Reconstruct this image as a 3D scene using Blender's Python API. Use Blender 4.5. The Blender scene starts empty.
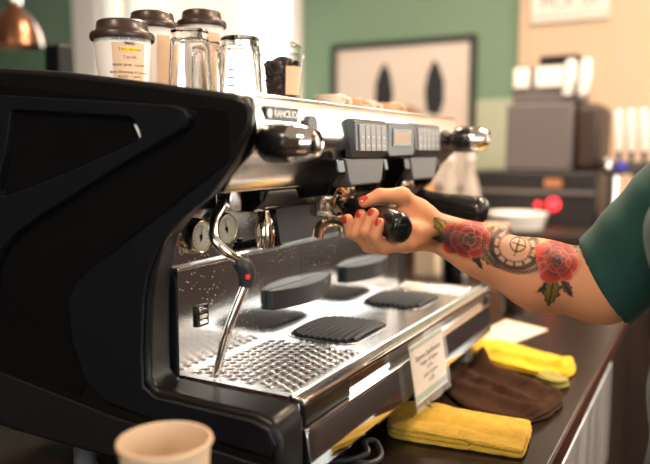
import bpy, bmesh, math, random
import numpy as np
from mathutils import Vector, Matrix
random.seed(7); rng = np.random.default_rng(5)
SC = bpy.context.scene; COL = SC.collection
R = math.radians

# ------------------------------------------------------------------ camera
cam_d = bpy.data.cameras.new('camera'); cam = bpy.data.objects.new('camera', cam_d); COL.objects.link(cam)
CAM = Vector((0.389, -0.66, 1.33))
cam.location = CAM; cam.rotation_euler = (R(90-6.6), 0, R(28.8))
cam_d.sensor_width = 36; cam_d.lens = 700/650*36; cam_d.clip_start = .02
cam_d.dof.use_dof = True; cam_d.dof.focus_distance = 0.95; cam_d.dof.aperture_fstop = 2.2
SC.camera = cam
SC.view_settings.view_transform = 'Standard'; SC.view_settings.look = 'None'
SC.view_settings.exposure = 0.30; SC.view_settings.gamma = 1; SC.view_settings.use_curve_mapping = False

# ------------------------------------------------------------------ materials
def mat(name, col, rough=.5, metal=0, spec=.5, bump=None, noise=None, trans=0, ior=1.45, coat=0, emit=None, sss=0, sheen=0, aniso=0):
    m = bpy.data.materials.new(name); m.use_nodes = True
    nt = m.node_tree; p = nt.nodes['Principled BSDF']
    p.inputs['Base Color'].default_value = (*col, 1); p.inputs['Roughness'].default_value = rough
    p.inputs['Metallic'].default_value = metal; p.inputs['Specular IOR Level'].default_value = spec
    p.inputs['Transmission Weight'].default_value = trans; p.inputs['IOR'].default_value = ior
    p.inputs['Coat Weight'].default_value = coat; p.inputs['Sheen Weight'].default_value = sheen
    if sss:
        p.inputs['Subsurface Weight'].default_value = sss; p.inputs['Subsurface Radius'].default_value = (.012, .005, .003); p.inputs['Subsurface Scale'].default_value = .6
    if emit:
        p.inputs['Emission Color'].default_value = (*emit[0], 1); p.inputs['Emission Strength'].default_value = emit[1]
    tc = nt.nodes.new('ShaderNodeTexCoord')
    if noise:   # (scale, amount, scale vector)  -> value variation of colour
        mp = nt.nodes.new('ShaderNodeMapping'); mp.inputs['Scale'].default_value = noise[2] if len(noise) > 2 else (1, 1, 1)
        n = nt.nodes.new('ShaderNodeTexNoise'); n.inputs['Scale'].default_value = noise[0]; n.inputs['Detail'].default_value = 5
        mx = nt.nodes.new('ShaderNodeMix'); mx.data_type = 'RGBA'
        mx.inputs['A'].default_value = (*[max(0, c*(1-noise[1])) for c in col], 1); mx.inputs['B'].default_value = (*[min(1, c*(1+noise[1])) for c in col], 1)
        nt.links.new(tc.outputs['Object'], mp.inputs['Vector']); nt.links.new(mp.outputs[0], n.inputs['Vector'])
        nt.links.new(n.outputs['Fac'], mx.inputs['Factor']); nt.links.new(mx.outputs['Result'], p.inputs['Base Color'])
    if bump:    # (scale, strength, distance, scale vector)
        mp = nt.nodes.new('ShaderNodeMapping'); mp.inputs['Scale'].default_value = bump[3] if len(bump) > 3 else (1, 1, 1)
        n = nt.nodes.new('ShaderNodeTexNoise'); n.inputs['Scale'].default_value = bump[0]; n.inputs['Detail'].default_value = 4
        b = nt.nodes.new('ShaderNodeBump'); b.inputs['Strength'].default_value = bump[1]; b.inputs['Distance'].default_value = bump[2]
        nt.links.new(tc.outputs['Object'], mp.inputs['Vector']); nt.links.new(mp.outputs[0], n.inputs['Vector'])
        nt.links.new(n.outputs['Fac'], b.inputs['Height']); nt.links.new(b.outputs[0], p.inputs['Normal'])
    return m

def steel(name, col, rough, stretch=(1, 1, 1), spots=False):
    m = mat(name, col, rough, 1.0, bump=(60, .12, .0006, stretch))
    nt = m.node_tree; p = nt.nodes['Principled BSDF']
    tc = nt.nodes.new('ShaderNodeTexCoord'); mp = nt.nodes.new('ShaderNodeMapping'); mp.inputs['Scale'].default_value = stretch
    n = nt.nodes.new('ShaderNodeTexNoise'); n.inputs['Scale'].default_value = 25; n.inputs['Detail'].default_value = 6
    mr = nt.nodes.new('ShaderNodeMapRange'); mr.inputs['To Min'].default_value = rough*.55; mr.inputs['To Max'].default_value = rough*1.6
    nt.links.new(tc.outputs['Object'], mp.inputs[0]); nt.links.new(mp.outputs[0], n.inputs['Vector']); nt.links.new(n.outputs['Fac'], mr.inputs['Value'])
    nt.links.new(mr.outputs[0], p.inputs['Roughness'])
    if spots:   # dried water and coffee splashes
        v = nt.nodes.new('ShaderNodeTexVoronoi'); v.inputs['Scale'].default_value = 170; v.inputs['Randomness'].default_value = 1
        lt = nt.nodes.new('ShaderNodeMath'); lt.operation = 'LESS_THAN'; lt.inputs[1].default_value = .16
        n2 = nt.nodes.new('ShaderNodeTexNoise'); n2.inputs['Scale'].default_value = 12
        gt = nt.nodes.new('ShaderNodeMath'); gt.operation = 'GREATER_THAN'; gt.inputs[1].default_value = .52
        mu = nt.nodes.new('ShaderNodeMath'); mu.operation = 'MULTIPLY'
        mx = nt.nodes.new('ShaderNodeMix'); mx.data_type = 'RGBA'; mx.inputs['A'].default_value = (*col, 1); mx.inputs['B'].default_value = (.72, .68, .62, 1)
        m2 = nt.nodes.new('ShaderNodeMath'); m2.operation = 'MULTIPLY_ADD'; m2.inputs[1].default_value = -.75; m2.inputs[2].default_value = 1
        nt.links.new(tc.outputs['Object'], v.inputs['Vector']); nt.links.new(tc.outputs['Object'], n2.inputs['Vector'])
        nt.links.new(v.outputs['Distance'], lt.inputs[0]); nt.links.new(n2.outputs['Fac'], gt.inputs[0])
        nt.links.new(lt.outputs[0], mu.inputs[0]); nt.links.new(gt.outputs[0], mu.inputs[1])
        nt.links.new(mu.outputs[0], mx.inputs['Factor']); nt.links.new(mx.outputs['Result'], p.inputs['Base Color'])
        nt.links.new(mu.outputs[0], m2.inputs[0]); nt.links.new(m2.outputs[0], p.inputs['Metallic'])
    return m

M = {}
M['steel'] = steel('brushed_steel', (.76, .755, .75), .20, (1, .06, 1))
M['steel_back'] = steel('polished_backsplash_steel', (.64, .65, .67), .14, (1, .08, 1), True)
M['steel_tray'] = steel('tray_steel', (.64, .64, .65), .19, (1, .15, 1), False)
M['steel_front'] = steel('mirror_steel', (.70, .71, .73), .07, (1, .1, 1))
M['chrome'] = mat('chrome', (.85, .82, .78), .06, 1)
M['dark_chrome'] = mat('dark_chrome', (.35, .31, .28), .12, 1)
M['bronze'] = mat('warm_chrome', (.76, .66, .54), .12, 1)
M['black_gloss'] = mat('glossy_black', (.004, .004, .005), .14, spec=.4)
M['black_satin'] = mat('satin_black', (.005, .0045, .0045), .34, spec=.3)
M['black_matte'] = mat('matte_black', (.0045, .0055, .008), .42, spec=.28, bump=(900, .1, .0003))
M['black_skirt'] = mat('dark_skirt', (.008, .008, .009), .42, spec=.35)
M['rubber'] = mat('black_rubber', (.034, .034, .040), .42, bump=(300, .1, .0004))
M['handle'] = mat('black_handle', (.010, .009, .009), .22, coat=.25)
M['grey_plastic'] = mat('grey_plastic', (.11, .112, .12), .38)
M['button'] = mat('button_grey', (.25, .255, .27), .35)
M['dark_frame'] = mat('dark_grey_frame', (.065, .065, .072), .3)
M['white_print'] = mat('white_print', (.75, .75, .75), .5)
M['black_print'] = mat('black_print', (.01, .01, .01), .5)
M['lcd'] = mat('lcd', (.42, .31, .24), .4)
M['gauge'] = mat('gauge_face', (.62, .58, .48), .4)
M['glass'] = mat('clear_glass', (1, 1, 1), .02, trans=1, ior=1.3)
M['pane'] = mat('thin_glass', (.85, .95, .90), .02, trans=1, ior=1.05)
M['plastic_clear'] = mat('clear_plastic', (.96, .97, .98), .06, trans=1, ior=1.12)
M['film'] = mat('clear_film', (.9, .92, .95), .10); M['film'].node_tree.nodes['Principled BSDF'].inputs['Alpha'].default_value = .16
M['cup_white'] = mat('white_paper_cup', (.80, .74, .70), .55)
M['cup_kraft'] = mat('cream_paper_cup', (.58, .42, .29), .6)
M['lid'] = mat('brown_lid', (.036, .019, .014), .33)
M['label'] = mat('kraft_label', (.62, .43, .29), .6)
M['yellow_mark'] = mat('yellow_highlight', (.85, .55, .03), .6)
M['teal_print'] = mat('teal_print', (.10, .32, .33), .6)
M['ink'] = mat('ink', (.04, .03, .03), .6)
M['beans'] = mat('coffee_beans', (.035, .016, .010), .35)
M['yellow_cloth'] = mat('yellow_cloth', (.56, .35, .045), .95, spec=.1, bump=(300, 1, .004), noise=(60, .28), sheen=.12)
M['gold_cloth'] = mat('yellow_cloth_bright', (.66, .40, .02), .95, spec=.1, bump=(300, 1, .003), noise=(60, .2), sheen=.1)
M['green_cloth'] = mat('olive_cloth_end', (.26, .22, .04), .95, bump=(420, .9, .002), sheen=.1)
M['brown_cloth'] = mat('brown_cloth', (.046, .021, .012), .95, spec=.08, bump=(420, 1, .0025), noise=(35, .35), sheen=.02)
M['card'] = mat('card_paper', (.78, .73, .69), .6)
M['card_teal'] = mat('card_teal_band', (.30, .47, .44), .6, noise=(160, .35))
M['counter'] = mat('dark_laminate', (.016, .0095, .007), .24, spec=.35, noise=(30, .6))
M['counter_edge'] = mat('counter_edge', (.06, .022, .015), .3)
M['cab'] = mat('dark_cabinet', (.022, .014, .010), .5, noise=(6, .3, (1, 1, .1)))
M['cab_steel'] = steel('cabinet_steel', (.72, .72, .74), .42, (1, 1, .06))
M['green'] = mat('green_paint', (.180, .285, .205), .85, noise=(2, .06))
M['sage'] = mat('pale_sage_paint', (.44, .49, .39), .85)
M['beige'] = mat('beige_paint', (.62, .46, .34), .85, noise=(1.2, .06))
M['white_paint'] = mat('white_paint', (.80, .77, .74), .6)
M['ceiling'] = mat('ceiling_paint', (.72, .66, .58), .9)
M['dark_wall'] = mat('dark_wall', (.05, .032, .022), .8)
M['floor'] = mat('dark_floor', (.05, .03, .022), .45, noise=(3, .4))
M['frame'] = mat('picture_frame', (.03, .035, .03), .5)
M['art'] = mat('art_paper', (.68, .60, .56), .7)
M['art_black'] = mat('art_black', (.02, .022, .03), .7)
M['art_brown'] = mat('art_brown', (.40, .20, .12), .7)
M['copper'] = mat('copper', (.26, .12, .07), .28, 1)
M['grey_body'] = mat('grey_machine', (.12, .105, .11), .5)
M['brown_body'] = mat('brown_machine_side', (.035, .020, .015), .5)
M['dark_body'] = mat('dark_machine', (.018, .016, .018), .45)
M['white_plastic'] = mat('white_plastic', (.82, .80, .78), .35)
M['red_light'] = mat('red_indicator', (.6, .02, .02), .5, emit=((1, .03, .04), 2.5))
M['blue_plastic'] = mat('blue_plastic', (.05, .06, .5), .4)
M['purple'] = mat('purple_plastic', (.10, .03, .12), .4)
M['orange_box'] = mat('orange_brown_card', (.38, .16, .07), .7)
M['cream_box'] = mat('cream_carton', (.68, .58, .46), .6)
M['green_dot'] = mat('green_print', (.05, .35, .10), .5)
M['paper'] = mat('paper_sheet', (.72, .55, .42), .7)
M['shirt'] = mat('green_shirt', (.006, .052, .045), .85, bump=(500, .5, .0006), sheen=.08)
M['trousers'] = mat('dark_trousers', (.015, .016, .02), .9)
M['shoe'] = mat('shoe_black', (.01, .01, .01), .5)
M['hair'] = mat('dark_hair', (.03, .015, .01), .5, bump=(120, .8, .004, (1, 1, .1)))
M['nail'] = mat('red_nail_polish', (.45, .035, .022), .2, coat=.4)
M['eye'] = mat('eye_white', (.8, .78, .75), .2)
M['iris'] = mat('eye_iris', (.05, .025, .01), .2)
M['lip'] = mat('lips', (.45, .12, .10), .4)
M['peach_outside'] = mat('peach_render', (.85, .60, .45), .9)
M['pavement'] = mat('pavement', (.4, .38, .35), .9)

# skin with the tattoo ink held in a colour attribute
m = mat('skin', (.66, .34, .20), .50, spec=.32, sss=.12, bump=(700, .25, .0005)); M['skin'] = m
nt = m.node_tree; va = nt.nodes.new('ShaderNodeVertexColor'); va.layer_name = 'ink'
nt.links.new(va.outputs['Color'], nt.nodes['Principled BSDF'].inputs['Base Color'])

# ------------------------------------------------------------------ helpers
def root_loc(p):
    v = Vector((0, 0, 0))
    while p is not None:
        v += Vector(p.location); p = p.parent
    return v
def tag(o, label=None, cat=None, group=None, kind=None):
    if label: o['label'] = label
    if cat: o['category'] = cat
    if group: o['group'] = group
    if kind: o['kind'] = kind
    return o
def thing(name, loc, label, cat, group=None):
    o = bpy.data.objects.new(name, None); COL.objects.link(o); o.location = loc; o.empty_display_size = .05
    return tag(o, label, cat, group)
def link_mesh(name, verts, faces, m, parent=None, smooth=True, angle=35, bevel=0, seg=2, mats=None, fmat=None, origin=None):
    off = root_loc(parent)
    me = bpy.data.meshes.new(name)
    if parent is None and origin is None and len(verts):
        a = np.array([tuple(v) for v in verts]); origin = Vector(((a[:, 0].min()+a[:, 0].max())/2, (a[:, 1].min()+a[:, 1].max())/2, a[:, 2].min()))
    if parent is None and origin is not None: off = Vector(origin)
    me.from_pydata([tuple(Vector(v)-off) for v in verts], [], [tuple(f) for f in faces])
    for mm in (mats or [m]): me.materials.append(mm)
    if fmat: me.polygons.foreach_set('material_index', fmat)
    me.validate()
    bm = bmesh.new(); bm.from_mesh(me); bmesh.ops.recalc_face_normals(bm, faces=bm.faces); bm.to_mesh(me); bm.free()
    if smooth:
        me.polygons.foreach_set('use_smooth', [True]*len(me.polygons)); me.set_sharp_from_angle(angle=R(angle))
    o = bpy.data.objects.new(name, me); COL.objects.link(o)
    if parent is None: o.location = off
    else: o.parent = parent
    if bevel:
        b = o.modifiers.new('bevel', 'BEVEL'); b.width = bevel; b.segments = seg; b.limit_method = 'ANGLE'; b.angle_limit = R(40); b.harden_normals = False
    return o
def frame_of(d):
    d = Vector(d).normalized(); up = Vector((0, 0, 1)) if abs(d.z) < .9 else Vector((1, 0, 0))
    x = up.cross(d).normalized(); y = d.cross(x)
    return x, y, d
class MB:
    def __init__(s): s.v = []; s.f = []; s.fm = []; s.cur = 0
    def add(s, vs, fs):
        n = len(s.v); s.v += [Vector(v) for v in vs]; s.f += [tuple(i+n for i in f) for f in fs]; s.fm += [s.cur]*len(fs); return s
    def box(s, x0, x1, y0, y1, z0, z1, rot=None, c=None):
        vs = [Vector((x, y, z)) for z in (z0, z1) for y in (y0, y1) for x in (x0, x1)]
        if rot is not None:
            c = Vector(c) if c is not None else Vector(((x0+x1)/2, (y0+y1)/2, (z0+z1)/2)); vs = [c+rot@(v-c) for v in vs]
        return s.add(vs, [(0, 2, 3, 1), (4, 5, 7, 6), (0, 1, 5, 4), (2, 6, 7, 3), (0, 4, 6, 2), (1, 3, 7, 5)])
    def prism(s, poly, ax, a, b, poly2=None):   # poly in the plane normal to ax, from a to b
        def P(p, t): return {'Y': (p[0], t, p[1]), 'X': (t, p[0], p[1]), 'Z': (p[0], p[1], t)}[ax]
        n = len(poly); q = poly2 or poly
        return s.add([P(p, a) for p in poly]+[P(p, b) for p in q], [tuple(range(n)), tuple(range(2*n-1, n-1, -1))]+[(i, (i+1) % n, n+(i+1) % n, n+i) for i in range(n)])
    def lathe(s, prof, o, d=(0, 0, 1), seg=32, cap=(True, True), close=False, sx=1, sy=1):
        x, y, d = frame_of(d); o = Vector(o); vs = []; n = len(prof)
        for r, h in prof:
            for k in range(seg):
                a = 2*math.pi*k/seg; vs.append(o+d*h+x*(r*sx*math.cos(a))+y*(r*sy*math.sin(a)))
        fs = [(i*seg+k, i*seg+(k+1) % seg, (i+1)*seg+(k+1) % seg, (i+1)*seg+k) for i in range(n-1) for k in range(seg)]
        if close: fs += [((n-1)*seg+k, (n-1)*seg+(k+1) % seg, (k+1) % seg, k) for k in range(seg)]
        else:
            if cap[0]: fs.append(tuple(range(seg-1, -1, -1)))
            if cap[1]: fs.append(tuple(range((n-1)*seg, n*seg)))
        return s.add(vs, fs)
    def tube(s, pts, rad, seg=12, flat=1.0, up=None):
        pts = [Vector(p) for p in pts]; n = len(pts)
        if not hasattr(rad, '__len__'): rad = [rad]*n
        T = [(pts[min(i+1, n-1)]-pts[max(i-1, 0)]).normalized() for i in range(n)]
        x = frame_of(T[0])[0] if up is None else (Vector(up)-T[0]*T[0].dot(Vector(up))).normalized(); vs = []
        for i in range(n):
            x = (x-T[i]*x.dot(T[i])).normalized(); y = T[i].cross(x)
            for k in range(seg):
                a = 2*math.pi*k/seg; vs.append(pts[i]+x*(rad[i]*math.cos(a))+y*(rad[i]*flat*math.sin(a)))
        fs = [(i*seg+k, i*seg+(k+1) % seg, (i+1)*seg+(k+1) % seg, (i+1)*seg+k) for i in range(n-1) for k in range(seg)]
        return s.add(vs, fs+[tuple(range(seg-1, -1, -1)), tuple(range((n-1)*seg, n*seg))])
    def grid(s, fn, nu, nv):
        vs = [fn(i/(nu-1), j/(nv-1)) for i in range(nu) for j in range(nv)]
        return s.add(vs, [(i*nv+j, i*nv+j+1, (i+1)*nv+j+1, (i+1)*nv+j) for i in range(nu-1) for j in range(nv-1)])
    def build(s, name, m, parent=None, **k):
        if isinstance(m, list): k['mats'] = m; k['fmat'] = s.fm; m = m[0]
        return link_mesh(name, s.v, s.f, m, parent, **k)
def spline(pts, n=8):
    pts = [Vector(p) for p in pts]; out = []
    P = [pts[0]*2-pts[1]]+pts+[pts[-1]*2-pts[-2]]
    for i in range(1, len(P)-2):
        for k in range(n):
            t = k/n; a, b, c, d = P[i-1:i+3]
            out.append(.5*((2*b)+(c-a)*t+(2*a-5*b+4*c-d)*t*t+(3*b-3*c+d-a)*t**3))
    return out+[pts[-1]]
def rrect(x0, x1, y0, y1, r, n=5):
    out = []
    for cx, cy, a0 in ((x1-r, y1-r, 0), (x0+r, y1-r, 90), (x0+r, y0+r, 180), (x1-r, y0+r, 270)):
        for k in range(n+1):
            a = R(a0+90*k/n); out.append((cx+r*math.cos(a), cy+r*math.sin(a)))
    return out
def boolean_cut(o, cutter):
    b = o.modifiers.new('cut', 'BOOLEAN'); b.object = cutter; b.operation = 'DIFFERENCE'; b.solver = 'EXACT'
    dg = bpy.context.evaluated_depsgraph_get(); dg.update()
    me = bpy.data.meshes.new_from_object(o.evaluated_get(dg)); o.modifiers.clear(); o.data = me
    bpy.data.objects.remove(cutter)
def text(s, size, center, xdir, ydir, m, parent, name, depth=.0004, align='CENTER', bold=0):
    cu = bpy.data.curves.new('t', 'FONT'); cu.body = s; cu.size = size; cu.extrude = depth; cu.align_x = align; cu.align_y = 'CENTER'; cu.offset = bold
    o = bpy.data.objects.new('t', cu); COL.objects.link(o); dg = bpy.context.evaluated_depsgraph_get(); dg.update()
    me = bpy.data.meshes.new_from_object(o.evaluated_get(dg)); bpy.data.objects.remove(o)
    x = Vector(xdir).normalized(); y = Vector(ydir).normalized(); z = x.cross(y)
    c = Vector(center)-root_loc(parent); mm = Matrix(((x.x, y.x, z.x, c.x), (x.y, y.y, z.y, c.y), (x.z, y.z, z.z, c.z), (0, 0, 0, 1)))
    me.transform(mm); me.materials.clear(); me.materials.append(m)
    r = bpy.data.objects.new(name, me); COL.objects.link(r); r.parent = parent
    return r
def copy_tree(o, parent=None):
    c = o.copy(); COL.objects.link(c); c.parent = parent
    for ch in [x for x in o.children]: copy_tree(ch, c)
    return c

# ------------------------------------------------------------------ the room
RX0, RX1, RY0, RY1, RZ = -5.2, 3.2, -3.4, 3.3, 3.0
def wall(name, mb, m): return tag(mb.build(name, m, smooth=False), kind='structure')
wall('floor', MB().box(RX0-.1, RX1+.1, RY0-.1, RY1+.1, -.1, 0), M['floor'])
wall('ceiling', MB().box(RX0-.1, RX1+.1, RY0-.1, RY1+.1, RZ, RZ+.1), M['ceiling'])
WX0, WX1, WZ0, WZ1 = -3.72, -1.955, 1.35, 2.75   # window opening in the back wall
SX = -.55                                     # where green paint meets beige
b = MB()
b.box(RX0, WX0, RY1, RY1+.12, 1.62, RZ).box(WX1, SX, RY1, RY1+.12, 1.62, RZ).box(WX0, WX1, RY1, RY1+.12, WZ1, RZ)
b.cur = 1
b.box(RX0, WX0, RY1, RY1+.12, 0, 1.62).box(WX1, SX, RY1, RY1+.12, 0, 1.62).box(WX0, WX1, RY1, RY1+.12, 0, WZ0)
b.cur = 2
b.box(SX, .95, RY1-.02, RY1+.12, 0, RZ).box(2.55, RX1, RY1-.02, RY1+.12, 0, RZ).box(.95, 2.55, RY1-.02, RY1+.12, 0, 1.05).box(.95, 2.55, RY1-.02, RY1+.12, 2.65, RZ)
wall('wall_back', b, [M['green'], M['sage'], M['beige']])
# side wall with an opening for an unseen window, added to light the room
b = MB().box(RX1, RX1+.12, RY0, -2.2, 0, RZ).box(RX1, RX1+.12, .6, RY1, 0, RZ).box(RX1, RX1+.12, -2.2, .6, 0, .9).box(RX1, RX1+.12, -2.2, .6, 2.6, RZ)
wall('wall_right', b, M['beige'])
wall('wall_left', MB().box(RX0-.12, RX0, RY0, RY1, 0, RZ), M['dark_wall'])
b = MB().box(RX0, -.2, RY0-.12, RY0, 0, RZ).box(2.0, RX1, RY0-.12, RY0, 0, RZ).box(-.2, 2.0, RY0-.12, RY0, 0, .9).box(-.2, 2.0, RY0-.12, RY0, 2.5, RZ)  # opening made for an assumed window, out of view behind the camera
wall('wall_front', b, M['dark_wall'])
# window frames with panes
def window(n, ax, p, a0, a1, z0, z1, bars, w=.07):
    f = MB()
    def bx(u0, u1, v0, v1, d0, d1):
        if ax == 'Y': f.box(u0, u1, p+d0, p+d1, v0, v1)
        else: f.box(p+d0, p+d1, u0, u1, v0, v1)
    bx(a0, a0+w, z0, z1, -.03, .06); bx(a1-w, a1, z0, z1, -.03, .06); bx(a0+w, a1-w, z0, z0+w, -.03, .06); bx(a0+w, a1-w, z1-w, z1, -.03, .06)
    for q in bars: bx(q-.03, q+.03, z0+w, z1-w, -.02, .05)
    o = tag(f.build('window_%d' % n, M['white_paint'], smooth=False, bevel=.004), kind='structure')
    g = MB()
    if ax == 'Y': g.box(a0+w, a1-w, p+.015, p+.02, z0+w, z1-w)
    else: g.box(p+.015, p+.02, a0+w, a1-w, z0+w, z1-w)
    g.build('pane', M['pane'], o, smooth=False)
window(1, 'Y', RY1, WX0, WX1, WZ0, WZ1, [-3.45])
window(4, 'Y', RY1-.02, .95, 2.55, 1.05, 2.65, [1.75])  # unseen window, added for bright reflections in fascia and backsplash
window(2, 'X', RX1, -2.2, .6, .9, 2.6, [-1.27, -.33])  # unseen side window, added as a light source
window(3, 'Y', RY0-.1, -.2, 2.0, .9, 2.5, [.9])  # assumed window behind the camera, unseen, added to let in bluish light
# white casing on the left of the back window
tag(MB().box(-3.98, -3.722, RY1-.05, RY1-.002, 0.0, 2.85).build('trim_1', M['white_paint'], smooth=False, bevel=.006), kind='structure')
tag(MB().box(SX-.015, SX+.03, RY1-.035, RY1-.021, 0, RZ).build('trim_2', M['beige'], smooth=False), kind='structure')
# the street beyond
tag(MB().box(-14, 14, 3.6, 14, -.2, -.05).build('ground', M['pavement'], smooth=False), kind='structure')
hb = thing('neighbouring_house', (-7.6, 7.5, -.05), 'peach rendered house wall seen through the left of the bright back window', 'building')
MB().box(-12.4, -6.1, 7, 8.5, -.05, 6).build('wall', M['peach_outside'], hb, smooth=False)
MB().box(-12.6, -6.0, 6.9, 8.6, 6, 6.2).build('roof', M['white_paint'], hb, smooth=False)

# ------------------------------------------------------------------ main counter
ct = thing('counter', (-.2, .5, 0), 'dark laminate counter with a steel-fronted cabinet carrying the espresso machine', 'counter')
MB().box(-.62, .214, -1.0, 1.95, .868, .90).build('worktop', M['counter'], ct, bevel=.003)
MB().box(.2141, .2175, -1.0, 1.95, .866, .8985).build('edge_band', M['counter_edge'], ct, smooth=False)
MB().box(-.60, .17, -.98, 1.93, .0, .8675).build('cabinet', M['cab'], ct, smooth=False)
fr = MB().box(.171, .215, -.9, 1.02, .62, .852).build('drawer_front', M['cab_steel'], ct, bevel=.004)
MB().tube([(.225, .0, .80), (.235, .02, .80), (.235, .5, .80), (.225, .52, .80)], .005).build('handle', M['chrome'], fr)

# ------------------------------------------------------------------ espresso machine
em = thing('espresso_machine', (-.27, .35, .90), 'black and steel two-group espresso machine standing on the dark counter', 'espresso machine')
O_ = [(-.56, 1.450), (-.42, 1.4375), (-.31, 1.4265), (-.168, 1.407), (-.0515, 1.390), (-.036, 1.385), (-.028, 1.372), (-.030, 1.354),
      (-.055, 1.315), (-.083, 1.286), (-.118, 1.262), (-.150, 1.230), (-.168, 1.190), (-.176, 1.157), (-.181, 1.10), (-.183, 1.062), (-.172, 1.049), (-.10, 1.047), (-.03, 1.046), (-.008, 1.040), (.003, 1.022), (.003, .955), (.0, .945), (-.56, .945)]
I_ = [(-.56, 1.450), (-.42, 1.437), (-.31, 1.427), (-.2, 1.411), (-.080, 1.394), (-.070, 1.388), (-.062, 1.375), (-.065, 1.355),
      (-.085, 1.314), (-.111, 1.285), (-.1445, 1.2615), (-.176, 1.228), (-.188, 1.190), (-.191, 1.157), (-.192, 1.10), (-.192, 1.06), (-.184, 1.049), (-.10, 1.048), (-.03, 1.048), (-.008, 1.047), (.000, 1.030), (.0, .955), (-.002, .945), (-.56, .945)]
sp = MB().prism(O_, 'Y', -.054, -.001, I_).build('side_panel', M['black_satin'], em, bevel=.007, seg=3, angle=40)
MB().prism([(-.555, 1.26), (-.555, 1.04), (-.30, 1.02), (-.28, 1.05), (-.30, 1.10), (-.305, 1.15), (-.29, 1.172), (-.20, 1.232), (-.06, 1.32), (-.06, 1.372), (-.555, 1.43)], 'Y', -.0552, -.0541).build('gloss_panel', M['black_gloss'], em, smooth=False)
up = [(-.558, 1.415), (-.426, 1.402), (-.25, 1.389), (-.130, 1.380), (-.112, 1.375), (-.106, 1.366), (-.112, 1.356), (-.20, 1.318), (-.341, 1.253), (-.39, 1.228), (-.425, 1.203), (-.4436, 1.178), (-.455, 1.12), (-.558, 1.10)]
def ring_cut(poly, hole, y0, y1):
    o = MB().prism(poly, 'Y', y0, y1).build('upper_cover', M['black_matte'], em, smooth=False)
    c = MB().prism(hole, 'Y', y0-.02, y1+.02).build('cutter', M['black_matte'], em, smooth=False)
    bpy.context.view_layer.update(); boolean_cut(o, c); o.parent = em
    o.data.polygons.foreach_set('use_smooth', [False]*len(o.data.polygons))
    bv = o.modifiers.new('bevel', 'BEVEL'); bv.width = .0018; bv.segments = 2; bv.limit_method = 'ANGLE'
    return o
hole = [(-.389, 1.382), (-.395, 1.379), (-.408, 1.33), (-.431, 1.279), (-.429, 1.272), (-.418, 1.2705), (-.30, 1.303), (-.183, 1.340), (-.176, 1.346), (-.178, 1.353), (-.185, 1.364), (-.192, 1.369)]
ring_cut(up, hole, -.064, -.0545)
MB().prism([(a*.995-.001, b_) for a, b_ in hole], 'Y', -.0565, -.0542).build('window_inset', M['black_gloss'], em, smooth=False)
wd = MB().prism([(-.190, 1.3600), (-.185, 1.3590), (-.177, 1.3475), (-.181, 1.3440)], 'Y', -.0585, -.0566).build('corner_glint', M['white_plastic'], em, smooth=False)  # white patch painted in as a highlight on the glossy chamfer
wd['label'] = 'small white patch standing in for a glint on the window corner'
lowp = [(-.047, 1.322), (-.062, 1.315), (-.13, 1.272), (-.205, 1.224), (-.27, 1.186), (-.296, 1.166), (-.309, 1.14), (-.305, 1.09), (-.285, 1.045), (-.255, 1.022), (-.10, 1.008), (-.006, 1.003), (-.001, 1.018), (-.010, 1.034), (-.03, 1.040), (-.17, 1.042), (-.188, 1.052), (-.188, 1.10), (-.183, 1.157), (-.175, 1.190), (-.157, 1.227), (-.122, 1.256), (-.085, 1.281), (-.060, 1.308)]
MB().prism(lowp, 'Y', -.0595, -.0545).build('lower_cover', M['black_matte'], em, bevel=.002)
MB().prism([(-.56, 1.036), (-.456, 1.028), (-.24, 1.004), (-.02, .990), (0, .985), (.001, .955), (-.56, .950)], 'Y', -.0575, -.0542).build('skirt', M['black_skirt'], em, bevel=.0015)
# far side panel (set back)
f2 = [(x-.022 if z > 1.06 else x-.004, z-.004 if z > 1.3 else (z-.008 if z > 1.04 else z)) for x, z in I_]
MB().prism(f2, 'Y', .7465, .772).build('side_panel', M['black_matte'], em, bevel=.005)
# inner body
MB().prism([(-.55, .955), (-.045, .955), (-.045, 1.02), (-.186, 1.025), (-.186, 1.17), (-.197, 1.19), (-.197, 1.30), (-.12, 1.305), (-.12, 1.378), (-.55, 1.378)], 'Y', 0.0, .745).build('body', M['black_skirt'], em, smooth=False)
# cup deck
MB().box(-.55, -.083, .0, .745, 1.379, 1.386).build('cup_deck', M['steel'], em, bevel=.002)
rl = MB()
for y in [.05+.1*i for i in range(7)]: pass
MB().tube(spline([(-.545, .74, 1.39), (-.545, .74, 1.42), (-.5, .74, 1.425), (-.30, .74, 1.41)], 5), .003).build('cup_rail', M['chrome'], em)
# fascia
fas = [(-.082, 1.3935), (-.069, 1.3925), (-.0655, 1.388), (-.063, 1.37), (-.060, 1.352), (-.062, 1.340), (-.070, 1.326), (-.085, 1.312), (-.098, 1.300), (-.106, 1.287), (-.108, 1.281), (-.118, 1.281), (-.118, 1.379), (-.082, 1.379)]
def loft_fascia():
    m_ = MB(); n = len(fas); ys = [0.001, .712]
    return m_.prism(fas, 'Y', .001, .716)
loft_fascia().build('fascia', M['steel'], em, angle=30, bevel=.0015)
MB().box(-.0700, -.0668, .004, .714, 1.3930, 1.3955).build('fascia_lip', M['bronze'], em, bevel=.0008)
MB().prism([(-.109, 1.2805), (-.119, 1.262), (-.135, 1.250), (-.190, 1.250), (-.190, 1.2805)], 'Y', .095, .716).build('underside', M['black_gloss'], em, bevel=.002)
MB().prism([(-.064, 1.345), (-.100, 1.300), (-.128, 1.258), (-.150, 1.238), (-.165, 1.238), (-.165, 1.385), (-.078, 1.385)], 'Y', .7165, .728).build('end_cap', M['steel_front'], em, bevel=.002)
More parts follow.
